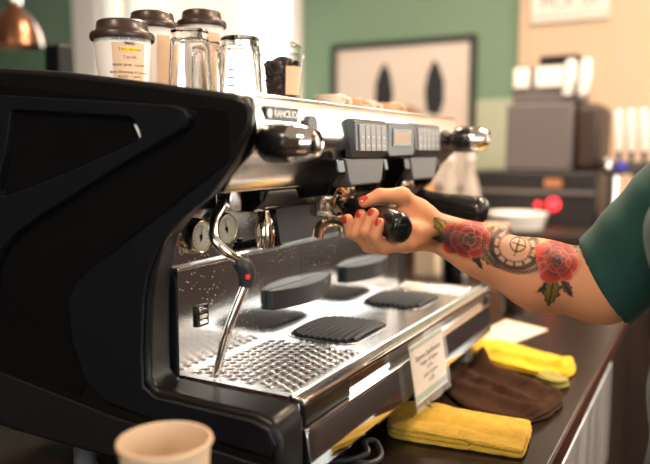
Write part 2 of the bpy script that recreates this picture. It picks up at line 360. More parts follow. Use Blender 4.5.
# badge
bd = MB().box(-.0655, -.0612, .018, .0905, 1.3650, 1.3815, rot=Matrix.Rotation(R(4), 3, 'Y')).build('badge', M['black_gloss'], em, bevel=.001)
text('RANCILIO', .0112, (-.0606, .0605, 1.3733), (0, 1, 0), (-.07, 0, 1), M['white_print'], bd, 'lettering', bold=.0003)
MB().lathe([(.0055, 0), (.0055, .0008)], (-.0612, .026, 1.3733), (1, 0, 0), 20).build('emblem', M['white_print'], bd)
# backsplash, ledge and splash panel
MB().box(-.187, -.184, .002, .706, 1.046, 1.181).build('backsplash', M['steel_back'], em, smooth=False)
MB().box(-.194, -.1825, .002, .706, 1.1812, 1.1858).build('ledge', M['steel'], em, bevel=.0012)
MB().box(-.1975, -.192, .002, .706, 1.1858, 1.279).build('splash_panel', M['steel_back'], em, smooth=False)
gp = MB().prism([(.222, 1.262), (.205, 1.262), (.228, 1.190), (.233, 1.187), (.69, 1.187), (.70, 1.262)], 'X', -.1915, -.186)
gp.build('group_shield', M['grey_plastic'], em, bevel=.002)
MB().prism([(.214, 1.268), (.200, 1.268), (.224, 1.188), (.233, 1.1862), (.240, 1.1862), (.232, 1.192)], 'X', -.1918, -.178).build('shield_edge', M['black_gloss'], em, bevel=.001)
text('classe', .021, (-.1905, .158, 1.198), (0, 1, 0), (0, 0, 1), M['black_gloss'], em, 'model_lettering', depth=.0025, bold=.0006)
MB().lathe([(.004, 0), (.004, .001), (.0025, .002)], (-.1915, .018, 1.203), (1, 0, 0), 16).build('screw', M['dark_chrome'], em)
# printed pictogram panel
pg = MB()
pg.box(-.1839, -.1836, .300, .3008, 1.128, 1.166).box(-.1839, -.1836, .3008, .424, 1.1653, 1.166).box(-.1839, -.1836, .3008, .424, 1.128, 1.1287).box(-.1839, -.1836, .4232, .424, 1.1287, 1.1653)
for k in range(6):
    yy = .312+.018*k
    pg.box(-.1839, -.1835, yy, yy+.007, 1.1555+.001*(k % 2), 1.1575+.001*(k % 2))
    r_ = .0036 if k in (1, 2, 3) else .0016
    pg.lathe([(r_, 0), (r_, .0004)], (-.1839, yy+.004, 1.1455), (1, 0, 0), 10)
    if k != 1: pg.box(-.1839, -.1835, yy, yy+.005, 1.1335, 1.1360)
pgo = pg.build('pictograms', M['black_print'], em, smooth=False)
# cup supports
def support(y0, y1):
    n = 16; out = []
    for k in range(n+1):
        t = k/n; out.append((-.184+.004+.028*math.sin(math.pi*min(1, t*.9+.05))**.8, y0+(y1-y0)*t))
    poly = [(-.184, y0)]+out+[(-.184, y1)]
    m_ = MB().prism(poly, 'Z', 1.093, 1.1225)
    o = m_.build('cup_support', M['rubber'], em, bevel=.0015, angle=30)
support(.200, .385); support(.446, .627)
# switch latch on the backsplash
lt = MB().box(-.184, -.180, .034, .058, 1.103, 1.131).build('latch', M['black_gloss'], em, bevel=.001)
lb = MB()
for k in range(3): lb.box(-.180, -.1788, .0385, .0535, 1.1065+.0075*k, 1.1115+.0075*k)
lb.build('marking', M['chrome'], lt, bevel=.0006)
MB().box(-.180, -.1790, .037, .046, 1.1265, 1.1295).build('marking', M['chrome'], lt, bevel=.0006)
# gauges
def gauge(y, z, needle):
    g = MB().lathe([(.0235, 0), (.0235, .005), (.0220, .013), (.0205, .017), (.0192, .0165), (.0190, .0135), (.0001, .0135)], (-.192, y, z), (1, 0, 0), 40, cap=(True, False)).build('pressure_gauge', M['bronze'], em, angle=50)
    MB().lathe([(.0190, .0137), (.0001, .0138)], (-.192, y, z), (1, 0, 0), 32, cap=(False, False)).build('dial', M['gauge'], g, smooth=False)
    t = MB()
    for k in range(13):
        a = R(-40+260*k/12); c = Vector((-.1776, y+.0135*math.cos(a), z+.0135*math.sin(a)))
        t.box(c.x-.0001, c.x+.0002, c.y-.0016, c.y+.0016, c.z-.0003, c.z+.0003, rot=Matrix.Rotation(a, 3, 'X'))
    t.lathe([(.0028, 0), (.0028, .0012)], (-.178, y, z), (1, 0, 0), 14)
    d = Vector((0, math.cos(needle), math.sin(needle))); c = Vector((-.1772, y, z)); sd = Vector((0, -d.z, d.y))
    t.add([c-d*.006+sd*.0014, c-d*.006-sd*.0014, c+d*.0125-sd*.0004, c+d*.0125+sd*.0004], [(0, 1, 2, 3)])
    t.add([c-d*.004+sd*.0024, c-d*.004-sd*.0024, c+d*.003-sd*.0010, c+d*.003+sd*.0010], [(0, 1, 2, 3)])
    t.build('needle', M['black_print'], g, smooth=False)
gauge(.042, 1.2215, R(80)); gauge(.096, 1.2260, R(105))
# hot water outlet: block, bell
MB().box(-.160, -.126, .116, .146, 1.254, 1.281).build('outlet_block', M['steel'], em, bevel=.002)
MB().lathe([(.0045, .047), (.0050, .040), (.0066, .036), (.0112, .027), (.0140, .012), (.0136, .0), (.0118, -.009), (.0098, -.0095), (.0098, -.006)], (-.143, .137, 1.208), (0, 0, 1), 28, cap=(True, False)).build('water_outlet', M['bronze'], em)
# steam wand with rubber grip
MB().box(-.160, -.136, .050, .074, 1.254, 1.281).build('wand_block', M['steel'], em, bevel=.002)
wp = spline([(-.150, .054, 1.268), (-.147, .042, 1.258), (-.142, .0232, 1.2447), (-.132, .0098, 1.226), (-.120, .0155, 1.2101), (-.110, .0318, 1.1976), (-.107, .038, 1.186)], 6)
sw = MB().tube(wp, .0064, 14).build('steam_wand', M['chrome'], em)
MB().tube(spline([(-.107, .0385, 1.184), (-.107, .0400, 1.170), (-.115, .0315, 1.1411), (-.127, .0222, 1.100), (-.139, .0198, 1.0535)], 6), .0056, 14).build('wand_pipe', M['chrome'], sw)
MB().tube(spline([(-.112, .030, 1.198), (-.107, .0375, 1.188), (-.106, .0400, 1.177), (-.108, .0395, 1.164)], 4), [.0085, .0105, .0115, .012, .012, .012, .0118, .0116, .0114, .011, .0105, .0095, .0085], 16).build('rubber_grip', M['rubber'], sw)
MB().lathe([(.0034, 0), (.0034, .0008)], (-.098, .031, 1.178), (.8, -.6, 0), 12).build('marker', mat('red_marker', (.7, .02, .01), .4), sw)
# steam knobs
def knob(y, z, x0=-.072, q=1.0):
    k = MB().lathe([(a*q, b_) for a, b_ in [(.016, -.004), (.013, .004), (.0115, .008), (.0125, .012), (.019, .017), (.0245, .024), (.0252, .040), (.0248, .054), (.0235, .057)]], (x0, y, z), (1, 0, 0), 40).build('steam_knob', M['handle'], em, angle=50)
    MB().lathe([(a*q, b_) for a, b_ in [(.0238, .057), (.0225, .068), (.0195, .080), (.0165, .087), (.0150, .0860), (.0150, .084)]], (x0, y, z), (1, 0, 0), 40, cap=(True, True)).build('knob_cap', M['chrome'], k, angle=50)
    e = MB().lathe([(a*q, b_) for a, b_ in [(.0145, .0842), (.0120, .0860), (.006, .0872), (.0001, .0875)]], (x0, y, z), (1, 0, 0), 32, cap=(True, False)).build('knob_lens', M['dark_chrome'], k)
    return k
knob(.013, 1.3385, -.078, .90); knob(.672, 1.352, -.074)
# dark faceted selector between near knob and first pad
MB().prism([(.112, 1.374), (.124, 1.374), (.130, 1.368), (.130, 1.330), (.124, 1.322), (.112, 1.322), (.106, 1.330), (.106, 1.368)], 'X', -.066, -.056).build('selector_plate', M['dark_frame'], em, bevel=.0012)
# control pads
def pad(y0, y1, z0=1.320, z1=1.3755):
    p = MB().prism([(-.066, z0), (-.056, z0+.001), (-.049, z0+.010), (-.051, z1-.004), (-.056, z1), (-.066, z1)], 'Y', y0, y1).build('control_pad', M['dark_frame'], em, bevel=.0015)
    n = 5; w = (y1-y0-.022)/n
    for k in range(n):
        a = y0+.011+k*w
        q = MB().box(-.0525, -.0478, a+.0005, a+w-.0008, z0+.0095, z1-.0075, rot=Matrix.Rotation(R(-2), 3, 'Y')).build('button', M['button'], p, bevel=.001)
        MB().lathe([(.0018, 0), (.0018, .0004)], (-.0478, a+w/2, z0+.030), (1, 0, 0), 10).build('led', M['white_print'], q)
        m2 = MB().box(-.0480, -.0474, a+w*.35, a+w*.65, z0+.016, z0+.0185).build('icon', M['white_print'], q, smooth=False)
    return p
pad(.226, .340); pad(.452, .578, 1.3215, 1.3765)
dp = MB().prism([(.340, 1.3265), (.347, 1.3215), (.445, 1.3225), (.450, 1.3275), (.450, 1.372), (.446, 1.3745), (.344, 1.3735), (.340, 1.369)], 'X', -.074, -.050).build('display', M['dark_frame'], em, bevel=.0018)
MB().prism(rrect(.357, .434, 1.337, 1.366, .003), 'X', -.0505, -.0488).build('bezel', M['handle'], dp, bevel=.0008)
MB().box(-.0489, -.0484, .362, .429, 1.3415, 1.3615).build('screen', M['lcd'], dp, smooth=False)
# group covers: grey wedge below each pad + black brackets, group heads
def group(yc, w=.062):
    c = MB().prism([(yc-w-.006, 1.3195), (yc+w+.002, 1.3195), (yc+w-.006, 1.288), (yc+w-.014, 1.2805), (yc-w+.012, 1.2805), (yc-w+.004, 1.288)], 'X', -.110, -.057).build('group_cover', M['grey_plastic'], em, bevel=.0025)
    MB().prism([(-.060, 1.3190), (-.056, 1.300), (-.075, 1.268), (-.125, 1.262), (-.125, 1.3190)], 'Y', yc-w-.030, yc-w-.006).build('cover_bracket', M['black_gloss'], em, bevel=.002)
    MB().prism([(-.060, 1.3190), (-.056, 1.300), (-.075, 1.268), (-.125, 1.262), (-.125, 1.3190)], 'Y', yc+w+.003, yc+w+.018).build('cover_bracket', M['black_gloss'], em, bevel=.002)
    g = MB().lathe([(.036, .0), (.038, .004), (.038, .014), (.034, .018), (.034, .032)], (-.120, yc+.006, 1.262), (0, 0, 1), 40).build('group_head', M['bronze'], em)
    return c
group(.279); group(.519)
# drip tray with punched holes
HX, HY, HR = .0136, .0155, .0043
def tray_cells(m_, x0, x1, y0, y1, ya, yb):
    """rows of raised holes between x0..x1; the rest of ya..yb stays flat sheet"""
    n = int(round((x1-x0)/HX)); hx = (x1-x0)/n
    for r in range(n):
        xa = x0+r*hx; xb = xa+hx; off = (r % 2)*HY*.5
        cnt = int((y1-y0-off)/HY); ys = y0+off; ye = ys+cnt*HY
        for q0, q1 in ((ya, ys), (ye, yb)):
            if q1-q0 > 1e-5: m_.add([(xa, q0, 1.05), (xb, q0, 1.05), (xb, q1, 1.05), (xa, q1, 1.05)], [(0, 1, 2, 3)])
        for c in range(cnt):
            yc = ys+(c+.5)*HY; xc = (xa+xb)/2; S = 16; vs = []
            for k in range(S):   # square outline sampled at 16 points
                a = 2*math.pi*k/S; ca, sa = math.cos(a), math.sin(a); q = max(abs(ca), abs(sa))
                vs.append((xc+ca/q*hx/2, yc+sa/q*HY/2, 1.05))
            for rr, zz in ((.0056, 1.05), (.0051, 1.0507), (.0047, 1.0509), (.0043, 1.0505), (.0041, 1.049), (.0040, 1.0455)):
                for k in range(S):
                    a = 2*math.pi*k/S; vs.append((xc+rr*math.cos(a), yc+rr*math.sin(a), zz))
            m_.add(vs, [(i*S+k, i*S+(k+1) % S, (i+1)*S+(k+1) % S, (i+1)*S+k) for i in range(6) for k in range(S)])
dt = MB(); TX0, TX1, TY0, TY1 = -.184, -.022, .001, .742
tray_cells(dt, -.176, -.026, .012, .206, TY0, .212)
tray_cells(dt, -.176, -.026, .640, .736, .625, TY1)
for xa, xb in ((TX0, -.176), (-.026, TX1)): dt.add([(xa, TY0, 1.05), (xb, TY0, 1.05), (xb, .212, 1.05), (xa, .212, 1.05)], [(0, 1, 2, 3)]).add([(xa, .625, 1.05), (xb, .625, 1.05), (xb, TY1, 1.05), (xa, TY1, 1.05)], [(0, 1, 2, 3)])
dt.add([(TX0, .212, 1.05), (TX1, .212, 1.05), (TX1, .625, 1.05), (TX0, .625, 1.05)], [(0, 1, 2, 3)])
dto = dt.build('drip_tray', M['steel_tray'], em, angle=60)
MB().box(TX0, TX1, TY0+.002, TY1-.002, 1.026, 1.0440).build('tray_basin', mat('brown_metal_basin', (.30, .16, .08), .35, .8), em, smooth=False)  # copper-brown metal below the tray holes
# rim of the tray
rm = MB().prism([(-.0218, 1.0505), (-.0205, 1.0530), (-.017, 1.0530), (-.0155, 1.0505), (-.0045, 1.0495), (-.0015, 1.0485), (.0000, 1.0455), (.0000, 1.0425), (-.0218, 1.0425)], 'Y', .001, .744)
rm.build('tray_rim', M['steel'], em, bevel=.0006, angle=20)
# rubber grates
def grate(y0, y1, x0=-.168, x1=-.054):
    out = rrect(x0, x1, y0, y1, .022, 6)
    g = MB().prism(rrect(x0-.004, x1+.004, y0-.004, y1+.004, .025, 6), 'Z', 1.0502, 1.0512).build('cup_grate', M['steel'], em, bevel=.0008)
    MB().prism(out, 'Z', 1.0513, 1.0520).build('mat_base', M['black_matte'], g, smooth=False)
    r = MB(); n = 11
    for k in range(n):
        x = x0+.006+(x1-x0-.012)*k/(n-1); e = 0
        if k in (0, n-1): e = .015
        elif k in (1, n-2): e = .005
        ya, yb = y0+.003+e, y1-.003-e; pts = []
        for q in range(9):
            t = q/8; pts.append((x, ya+(yb-ya)*t, 1.0525+.0028*math.sin(math.pi*t)))
        r.tube(pts, .0034, 8, up=(1, 0, 0))
    r.build('rubber_ribs', M['rubber'], g)
grate(.226, .368); grate(.484, .618)
# front panel with rails
fp = MB().prism([(-.012, 1.0420), (-.008, 1.0415), (-.008, 1.0155), (-.0005, 1.0150), (.0015, 1.0135), (.0015, 1.0105), (.0020, 1.0095), (.0095, .962), (.006, .955), (-.04, .955), (-.04, 1.0420)], 'Y', .001, .745)
fp.build('front_panel', M['steel_front'], em, bevel=.0008, angle=20)
MB().box(-.0079, -.0030, .006, .120, 1.0160, 1.0412).build('panel_insert', M['black_satin'], em, bevel=.001)
MB().prism([(.0002, 1.0148), (.0030, 1.0145), (.0034, 1.0110), (.0018, 1.0102)], 'Y', .004, .745).build('front_rail', M['chrome'], em, bevel=.0004)
MB().prism([(-.0005, 1.0495), (.0022, 1.0480), (.0026, 1.0435), (-.0002, 1.0420)], 'Y', .003, .745).build('front_rail', M['chrome'], em, bevel=.0004)
for x, y in ((-.335, -.020), (-.045, .03), (-.335, .72), (-.045, .70)):
    MB().lathe([(.017, .0003), (.018, .004), (.015, .008), (.014, .046)], (x, y, .90), (0, 0, 1), 20).build('foot', M['dark_frame'], em)

# ------------------------------------------------------------------ portafilters
def portafilter(loc, direction, label, gripped=True, hs=1.0, ht=1.0, flat=1.08):
    d = Vector(direction).normalized(); root = thing('portafilter', loc, label, 'portafilter', None); L = Vector(loc)
    k = MB().lathe([(.030, -.020), (.033, -.016), (.0345, -.002), (.0355, .004), (.0355, .010)], L, (0, 0, 1), 40).build('basket_holder', M['bronze'], root)
    # twin spout
    s = MB(); c = L+Vector((0, 0, -.020)); sd = Vector((-d.y, d.x, 0)).normalized()
    s.lathe([(.010, 0), (.0085, -.008), (.0075, -.014)], c, (0, 0, 1), 20)
    sp_ = s.build('spout', M['bronze'], root)
    fk = MB()
    for sg in (-1, 1):
        pts = spline([c+Vector((0, 0, -.010)), c+sd*sg*.010+Vector((0, 0, -.012)), c+sd*sg*.019+Vector((0, 0, -.020)), c+sd*sg*.0225+Vector((0, 0, -.034))], 5)
        m_ = MB(); n = len(pts); hw = .0085
        # open gutter: U-shaped cross-section
        vs = []; prof = [(-hw, .006), (-hw, -.001), (-hw*.6, -.006), (0, -.0075), (hw*.6, -.006), (hw, -.001), (hw, .006), (hw*.8, .006), (hw*.75, 0), (hw*.4, -.0042), (0, -.0055), (-hw*.4, -.0042), (-hw*.75, 0), (-hw*.8, .006)]
        for i, p in enumerate(pts):
            T = (pts[min(i+1, n-1)]-pts[max(i-1, 0)]).normalized(); A = Vector((d.x, d.y, 0)).normalized(); B = T.cross(A)*(-sg)
            if B.dot(-sd*sg) < 0 and i > 2: pass
            for a_, b_ in prof: vs.append(p+A*a_+B*b_)
        K = len(prof)
        fk.add(vs, [(i*K+j, i*K+(j+1) % K, (i+1)*K+(j+1) % K, (i+1)*K+j) for i in range(n-1) for j in range(K)]+[tuple(range(K-1, -1, -1)), tuple(range((n-1)*K, n*K))])
    fk.build('spout_fork', M['bronze'], sp_, angle=50)
    # neck and handle
    MB().tube([L+d*.030, L+d*.046, L+d*.062], [.011, .010, .012], 18).build('neck', M['dark_chrome'], root)
    prof = [(.056, .0135), (.060, .0165), (.075, .0155), (.095, .0150), (.120, .0160), (.150, .0178), (.175, .0188), (.190, .0190), (.198, .0184), (.2025, .0165), (.2045, .0130), (.2052, .006)]
    prof = [(.056+(t-.056)*hs, r*ht) for t, r in prof]; pts = [L+d*t+Vector((0, 0, -.0045))*max(0, (t/hs-.12)/.08)**1.5 if gripped else L+d*t for t, r in prof]; h = MB().tube(pts, [r for t, r in prof], 32, flat=flat, up=(0, 0, 1)).build('handle', M['handle'], root, angle=70)
    # oval emblem near the end of the handle
    side = (CAM-(L+d*.19)); side = Vector((.2, -.55, .75)) if gripped else Vector((.35, -.4, .8)); side = (side-d*side.dot(d)).normalized()
    up_ = (Vector((0, 0, 1))-d*d.z).normalized(); e_t = .056+(.2045-.056)*hs
    if gripped: nn = (d*.80+up_*.55).normalized(); ec = L+d*(e_t-.0040)+up_*.0085
    else: nn = (up_*.92+d*.25+Vector((.1, -.35, 0))).normalized(); ec = L+d*(e_t-.022)+nn*.0212
    MB().lathe([(.0082, -.003), (.0080, .0010), (.0066, .0016), (.0060, .0010), (.0001, .0014)], ec, nn, 28, cap=(True, False), sx=1.0, sy=1.25).build('emblem', M['dark_chrome'], h)
    return root, d
DH = Vector((.82, -.564, -.082)).normalized(); P0 = Vector((-.12, .285, 1.2515))
pf1, _ = portafilter(P0+Vector((0, 0, 0)), DH, 'portafilter with twin spout locked under the near group, gripped by the hand', True, 1.0, 1.10, .80)
pf2, _ = portafilter((-.125, .525, 1.2515), (.985, -.06, -.13), 'portafilter with black handle under the far group, behind the wrist', False, .86, 1.2, 1.0)

# ------------------------------------------------------------------ implicit surfaces for people
def smin(a, b, k):
    h = np.clip(.5+.5*(b-a)/k, 0, 1); return b*(1-h)+a*h-k*h*(1-h)
class Field:
    def __init__(s, lo, hi, h):
        s.lo = np.array(lo, float); s.h = h; s.n = np.ceil((np.array(hi)-s.lo)/h).astype(int)+1
        s.F = np.full(s.n, .05, np.float32)
        s.ax = [s.lo[i]+h*np.arange(s.n[i]) for i in range(3)]
    def blk(s, lo, hi, mg):
        i0 = np.clip(((np.array(lo)-mg-s.lo)/s.h).astype(int), 0, s.n); i1 = np.clip(((np.array(hi)+mg-s.lo)/s.h).astype(int)+2, 0, s.n)
        sl = tuple(slice(a, b) for a, b in zip(i0, i1)); X, Y, Z = np.meshgrid(*[s.ax[i][sl[i]] for i in range(3)], indexing='ij', sparse=True)
        return sl, X, Y, Z
    def cap(s, a, b, ra, rb, k=.004, F=None):
        F = s.F if F is None else F; a = np.array(a, float); b = np.array(b, float); rm_ = max(ra, rb)
        sl, X, Y, Z = s.blk(np.minimum(a, b)-rm_, np.maximum(a, b)+rm_, max(.012, 1.5*k))
        if 0 in F[sl].shape: return s
        d = b-a; L2 = d@d+1e-12
        t = np.clip(((X-a[0])*d[0]+(Y-a[1])*d[1]+(Z-a[2])*d[2])/L2, 0, 1)
        D = np.sqrt((X-a[0]-t*d[0])**2+(Y-a[1]-t*d[1])**2+(Z-a[2]-t*d[2])**2)-(ra+(rb-ra)*t)
        F[sl] = smin(F[sl], D.astype(np.float32), k); return s
    def ell(s, c, r, k=.01, rot=None, F=None):
        F = s.F if F is None else F; c = np.array(c, float); r = np.array(r, float); m_ = r.max()
        sl, X, Y, Z = s.blk(c-m_, c+m_, max(.012, 1.5*k))
        if 0 in F[sl].shape: return s
        x, y, z = X-c[0], Y-c[1], Z-c[2]
        if rot is not None:
            q = np.array(rot.transposed()); x, y, z = q[0, 0]*x+q[0, 1]*y+q[0, 2]*z, q[1, 0]*x+q[1, 1]*y+q[1, 2]*z, q[2, 0]*x+q[2, 1]*y+q[2, 2]*z
        k0 = np.sqrt((x/r[0])**2+(y/r[1])**2+(z/r[2])**2); k1 = np.sqrt((x/r[0]**2)**2+(y/r[1]**2)**2+(z/r[2]**2)**2)+1e-9
        D = k0*(k0-1)/k1; F[sl] = smin(F[sl], D.astype(np.float32), k); return s
    def cut(s, p, n):   # keep the side the normal points to
        p = np.array(p); n = np.array(n)/np.linalg.norm(n)
        X, Y, Z = np.meshgrid(*s.ax, indexing='ij', sparse=True)
        s.F = np.maximum(s.F, -((X-p[0])*n[0]+(Y-p[1])*n[1]+(Z-p[2])*n[2])).astype(np.float32); return s
    def mesh(s):
        F = s.F; n = s.n; neg = F < 0
        c = [neg[i:n[0]-1+i, j:n[1]-1+j, k:n[2]-1+k] for i in (0, 1) for j in (0, 1) for k in (0, 1)]
        anyn = c[0].copy(); alln = c[0].copy()
        for q in c[1:]: anyn |= q; alln &= q
        act = anyn & ~alln; idx = -np.ones(act.shape, int); I, J, K = np.nonzero(act); idx[I, J, K] = np.arange(len(I))
        P = np.zeros((len(I), 3)); W = np.zeros(len(I))
        cor = [(i, j, k) for i in (0, 1) for j in (0, 1) for k in (0, 1)]
        for a in range(8):
            for b in range(a+1, 8):
                ca, cb = np.array(cor[a]), np.array(cor[b])
                if abs(ca-cb).sum() != 1: continue
                fa = F[I+ca[0], J+ca[1], K+ca[2]]; fb = F[I+cb[0], J+cb[1], K+cb[2]]
                m_ = (fa < 0) != (fb < 0); t = np.where(m_, fa/(fa-fb+1e-12*(fa == fb)), 0)
                P += np.where(m_[:, None], ca+(cb-ca)*t[:, None], 0); W += m_
        V = s.lo+(np.stack([I, J, K], 1)+P/W[:, None])*s.h
        fs = []
        for ax in range(3):
            u, v = (ax+1) % 3, (ax+2) % 3
            sl0 = [slice(1, n[i]-1) for i in range(3)]; sl0[ax] = slice(0, n[ax]-1); sl1 = list(sl0); sl1[ax] = slice(1, n[ax])
            A, B = neg[tuple(sl0)], neg[tuple(sl1)]; ch = np.nonzero(A != B); g = [ch[i]+(0 if i == ax else 1) for i in range(3)]
            def cell(du, dv):
                q = [g[0].copy(), g[1].copy(), g[2].copy()]; q[u] -= du; q[v] -= dv; return idx[q[0], q[1], q[2]]
            Q = np.stack([cell(1, 1), cell(0, 1), cell(0, 0), cell(1, 0)], 1); fl = ~A[ch]; Q[fl] = Q[fl][:, ::-1]; fs.append(Q)
        Q = np.concatenate(fs); Q = Q[(Q >= 0).all(1)]
        return V, Q
def smooth_verts(V, Q, it=2, lam=.5):
    for _ in range(it):
        S = np.zeros_like(V); C = np.zeros(len(V))
        for a in range(4):
            i, j = Q[:, a], Q[:, (a+1) % 4]
            np.add.at(S, i, V[j]); np.add.at(C, i, 1); np.add.at(S, j, V[i]); np.add.at(C, j, 1)
        V = V+lam*(S/np.maximum(C, 1)[:, None]-V)
    return V
def np_object(name, V, Q, m, parent, colors=None):
    off = np.array(root_loc(parent)); me = bpy.data.meshes.new(name)
    me.vertices.add(len(V)); me.vertices.foreach_set('co', (V-off).astype(np.float32).ravel())
    me.loops.add(len(Q)*4); me.loops.foreach_set('vertex_index', Q.astype(np.int32).ravel())
    me.polygons.add(len(Q)); me.polygons.foreach_set('loop_start', np.arange(0, len(Q)*4, 4, dtype=np.int32)); me.polygons.foreach_set('loop_total', np.full(len(Q), 4, np.int32))
    me.polygons.foreach_set('use_smooth', np.ones(len(Q), bool)); me.update(calc_edges=True); me.materials.append(m)
    if colors is not None:
        ca = me.color_attributes.new('ink', 'FLOAT_COLOR', 'POINT'); ca.data.foreach_set('color', np.concatenate([colors, np.ones((len(V), 1))], 1).astype(np.float32).ravel())
    o = bpy.data.objects.new(name, me); COL.objects.link(o); o.parent = parent; return o

# arm and hand -------------------------------------------------------
E1 = Vector((-.567, -.824, 0)).normalized(); E1 = (E1-DH*E1.dot(DH)).normalized(); E2 = E1.cross(DH); E2 = -E2 if E2.z < 0 else E2
def H(t, a, b): return P0+DH*t+E1*a+E2*b
WR = Vector((.0395, .289, 1.2157)); A1 = Vector((.110, .300, 1.190)); A2 = Vector((.188, .318, 1.160)); EL = Vector((.268, .340, 1.149)); SH = Vector((.43, .365, 1.355))
fld = Field((-.10, .05, 1.05), (.40, .45, 1.34), .0015)
f0 = fld
# forearm
f0.cap(WR, A1, .0235, .0330, .012).cap(A1, A2, .0330, .0460, .02).cap(A2, EL, .0460, .0490, .02)
f0.cap(WR+Vector((0, 0, .004)), A1+Vector((0, 0, .004)), .0235, .032, .012)
f0.cap(EL, EL+(SH-EL)*.5, .048, .045, .02)
# palm: metacarpals and pads
MC = {'index': H(.120, -.030, -.030), 'middle': H(.140, -.032, -.034), 'ring': H(.160, -.029, -.034), 'little': H(.177, -.025, -.031)}
for k_, p in MC.items():
    f0.cap(WR+(p-WR)*.15, p, .0200, .0125 if k_ != 'little' else .0115, .012)
f0.cap(WR+(H(.16, -.04, 0)-WR)*.25, H(.170, -.036, -.014), .020, .0135, .014)      # hypothenar pad
f0.cap(WR+(H(.15, -.04, 0)-WR)*.25, H(.145, -.037, -.008), .020, .0130, .014)
# thumb
T0, T1, T2, T3 = H(.140, -.074, -.004), H(.150, -.030, .0300), H(.143, .000, .0305), H(.137, .0205, .0215)
f0.cap(WR, T0, .0215, .0190, .012).cap(T0, T1, .0185, .0120, .012)
f0.cap(T0+(T1-T0)*.3, H(.150, -.036, .004), .0170, .0120, .012)
ft = np.full(fld.n, .05, np.float32)
f0.cap(T1, T2, .0112, .0096, .004, ft).cap(T2, T3, .0096, .0078, .004, ft)
f0.F = smin(f0.F, ft, .006)
FG = {'index': ([(.120, .004, -.037), (.117, .027, -.024), (.112, .031, -.006)], (.0092, .0088, .0083, .0078)),
      'middle': ([(.140, .012, -.039), (.139, .031, -.020), (.138, .0250, .0040)], (.0098, .0093, .0088, .0082)),
      'ring': ([(.159, .012, -.036), (.159, .029, -.014), (.1595, .0195, .0090)], (.0097, .0093, .0087, .0081)),
      'little': ([(.177, .010, -.034), (.1775, .0255, -.019), (.1775, .0195, -.0005)], (.0088, .0085, .0079, .0074))}
for k_, (js, rr) in FG.items():
    fg = np.full(fld.n, .05, np.float32); pts = [MC[k_]]+[H(*j) for j in js]
    for i in range(3): f0.cap(pts[i], pts[i+1], rr[i], rr[i+1], .0035, fg)
    f0.F = smin(f0.F, fg, .0026)
V, Q = f0.mesh(); V = smooth_verts(V, Q, 2, .4)
# keep only what lies below the sleeve (the rest joins the trunk mesh inside it)
SKIN = np.array((.68, .295, .150))
colr = np.tile(SKIN, (len(V), 1))
# tattoo in arm coordinates: s runs wrist to elbow, t runs up across the inner arm
axd = np.array((EL-WR).normalized()); nrm = np.array((.37, -.92, .08)); nrm -= axd*(nrm@axd); nrm /= np.linalg.norm(nrm); tdir = np.cross(nrm, axd); tdir *= np.sign(tdir[2])
rel = V-np.array(WR); s_ = rel@axd; t_ = rel@tdir; dep = rel@nrm
def ST(u, v):  # design coordinates (units of 1/745 m) -> metres along and across the arm
    du, dv = u-430, v-231; return (du*.948+dv*.318)/745, (du*.318-dv*.948)/745
x_ = s_*745; y_ = t_*745
front = (dep > -.022)
def xy(u, v): a, b_ = ST(u, v); return a*745, b_*745
def blend(mask, c, al=1.0):
    a = (mask.astype(float)*al)[:, None] if mask.dtype == bool else (mask*al)[:, None]
    a = a*front[:, None]; colr[:] = colr*(1-a)+np.array(c)*a
def ell_q(cx, cy, rx, ry, rot):
    c, s__ = math.cos(rot), math.sin(rot); dx, dy = x_-cx, y_-cy
    return np.sqrt(((dx*c+dy*s__)/rx)**2+((-dx*s__+dy*c)/ry)**2)
def soft(q, w): return np.clip((1-q)/w, 0, 1)
REDC, DRK, PALE = (.55, .035, .020), (.014, .010, .010), (.55, .20, .12)
def petal(cx, cy, rx, ry, rot, base=(0, 0)):
    q = ell_q(cx, cy, rx, ry, rot)
    blend(soft(q, .08), PALE, .5)
    inn = ell_q(cx, cy, rx*.90, ry*.90, rot); blend(soft(inn, .10), REDC, .95)
    dd = np.hypot(x_-base[0], y_-base[1])/max(rx, ry); blend(soft(inn, .15)*np.clip(1.55-dd*.85, 0, 1)**1.3, DRK, .97)
def rose(cx, cy, Rr, ph):
    blend(soft(ell_q(cx, cy, Rr*1.18, Rr*1.15, 0), .25), DRK, .8)
    for ring, (n, dist, sz) in enumerate(((6, .66, .46), (5, .38, .36), (3, .17, .24))):
        for k in range(n):
            a = ph+2*math.pi*k/n+ring*.6; px_, py_ = cx+math.cos(a)*Rr*dist, cy+math.sin(a)*Rr*dist
            petal(px_, py_, Rr*sz*.85, Rr*sz*1.15, a, (cx+math.cos(a)*Rr*dist*.35, cy+math.sin(a)*Rr*dist*.35))
    q = np.hypot(x_-cx, y_-cy); blend(soft(q/(Rr*.13), .3), DRK, .8)
def leaf(u0, v0, u1, v1, w, c=(.20, .17, .035)):
    a = np.array(xy(u0, v0)); b_ = np.array(xy(u1, v1)); d = b_-a; L = np.hypot(*d); d /= L
    s1 = ((x_-a[0])*d[0]+(y_-a[1])*d[1])/L; t1 = (-(x_-a[0])*d[1]+(y_-a[1])*d[0])
    wd_ = w*np.sin(np.pi*np.clip(s1, 0, 1)**.8)*(1+.15*np.sin(s1*26)); inside = (s1 > 0) & (s1 < 1)
    m_ = np.clip(wd_-np.abs(t1), 0, 1.5)/1.5*inside; blend(m_, DRK, .9)
    m2 = np.clip(wd_*.72-np.abs(t1), 0, 1.5)/1.5*inside; blend(m2, c, .85)
    vein = np.clip(1.3-np.abs(t1), 0, 1)*inside*(wd_ > 1); blend(vein, DRK, .85)
    v2 = (np.abs(((s1*L+np.abs(t1))*.25) % 1-.5) < .1)*inside*(np.abs(t1) < wd_*.75); blend(v2.astype(float), DRK, .45)
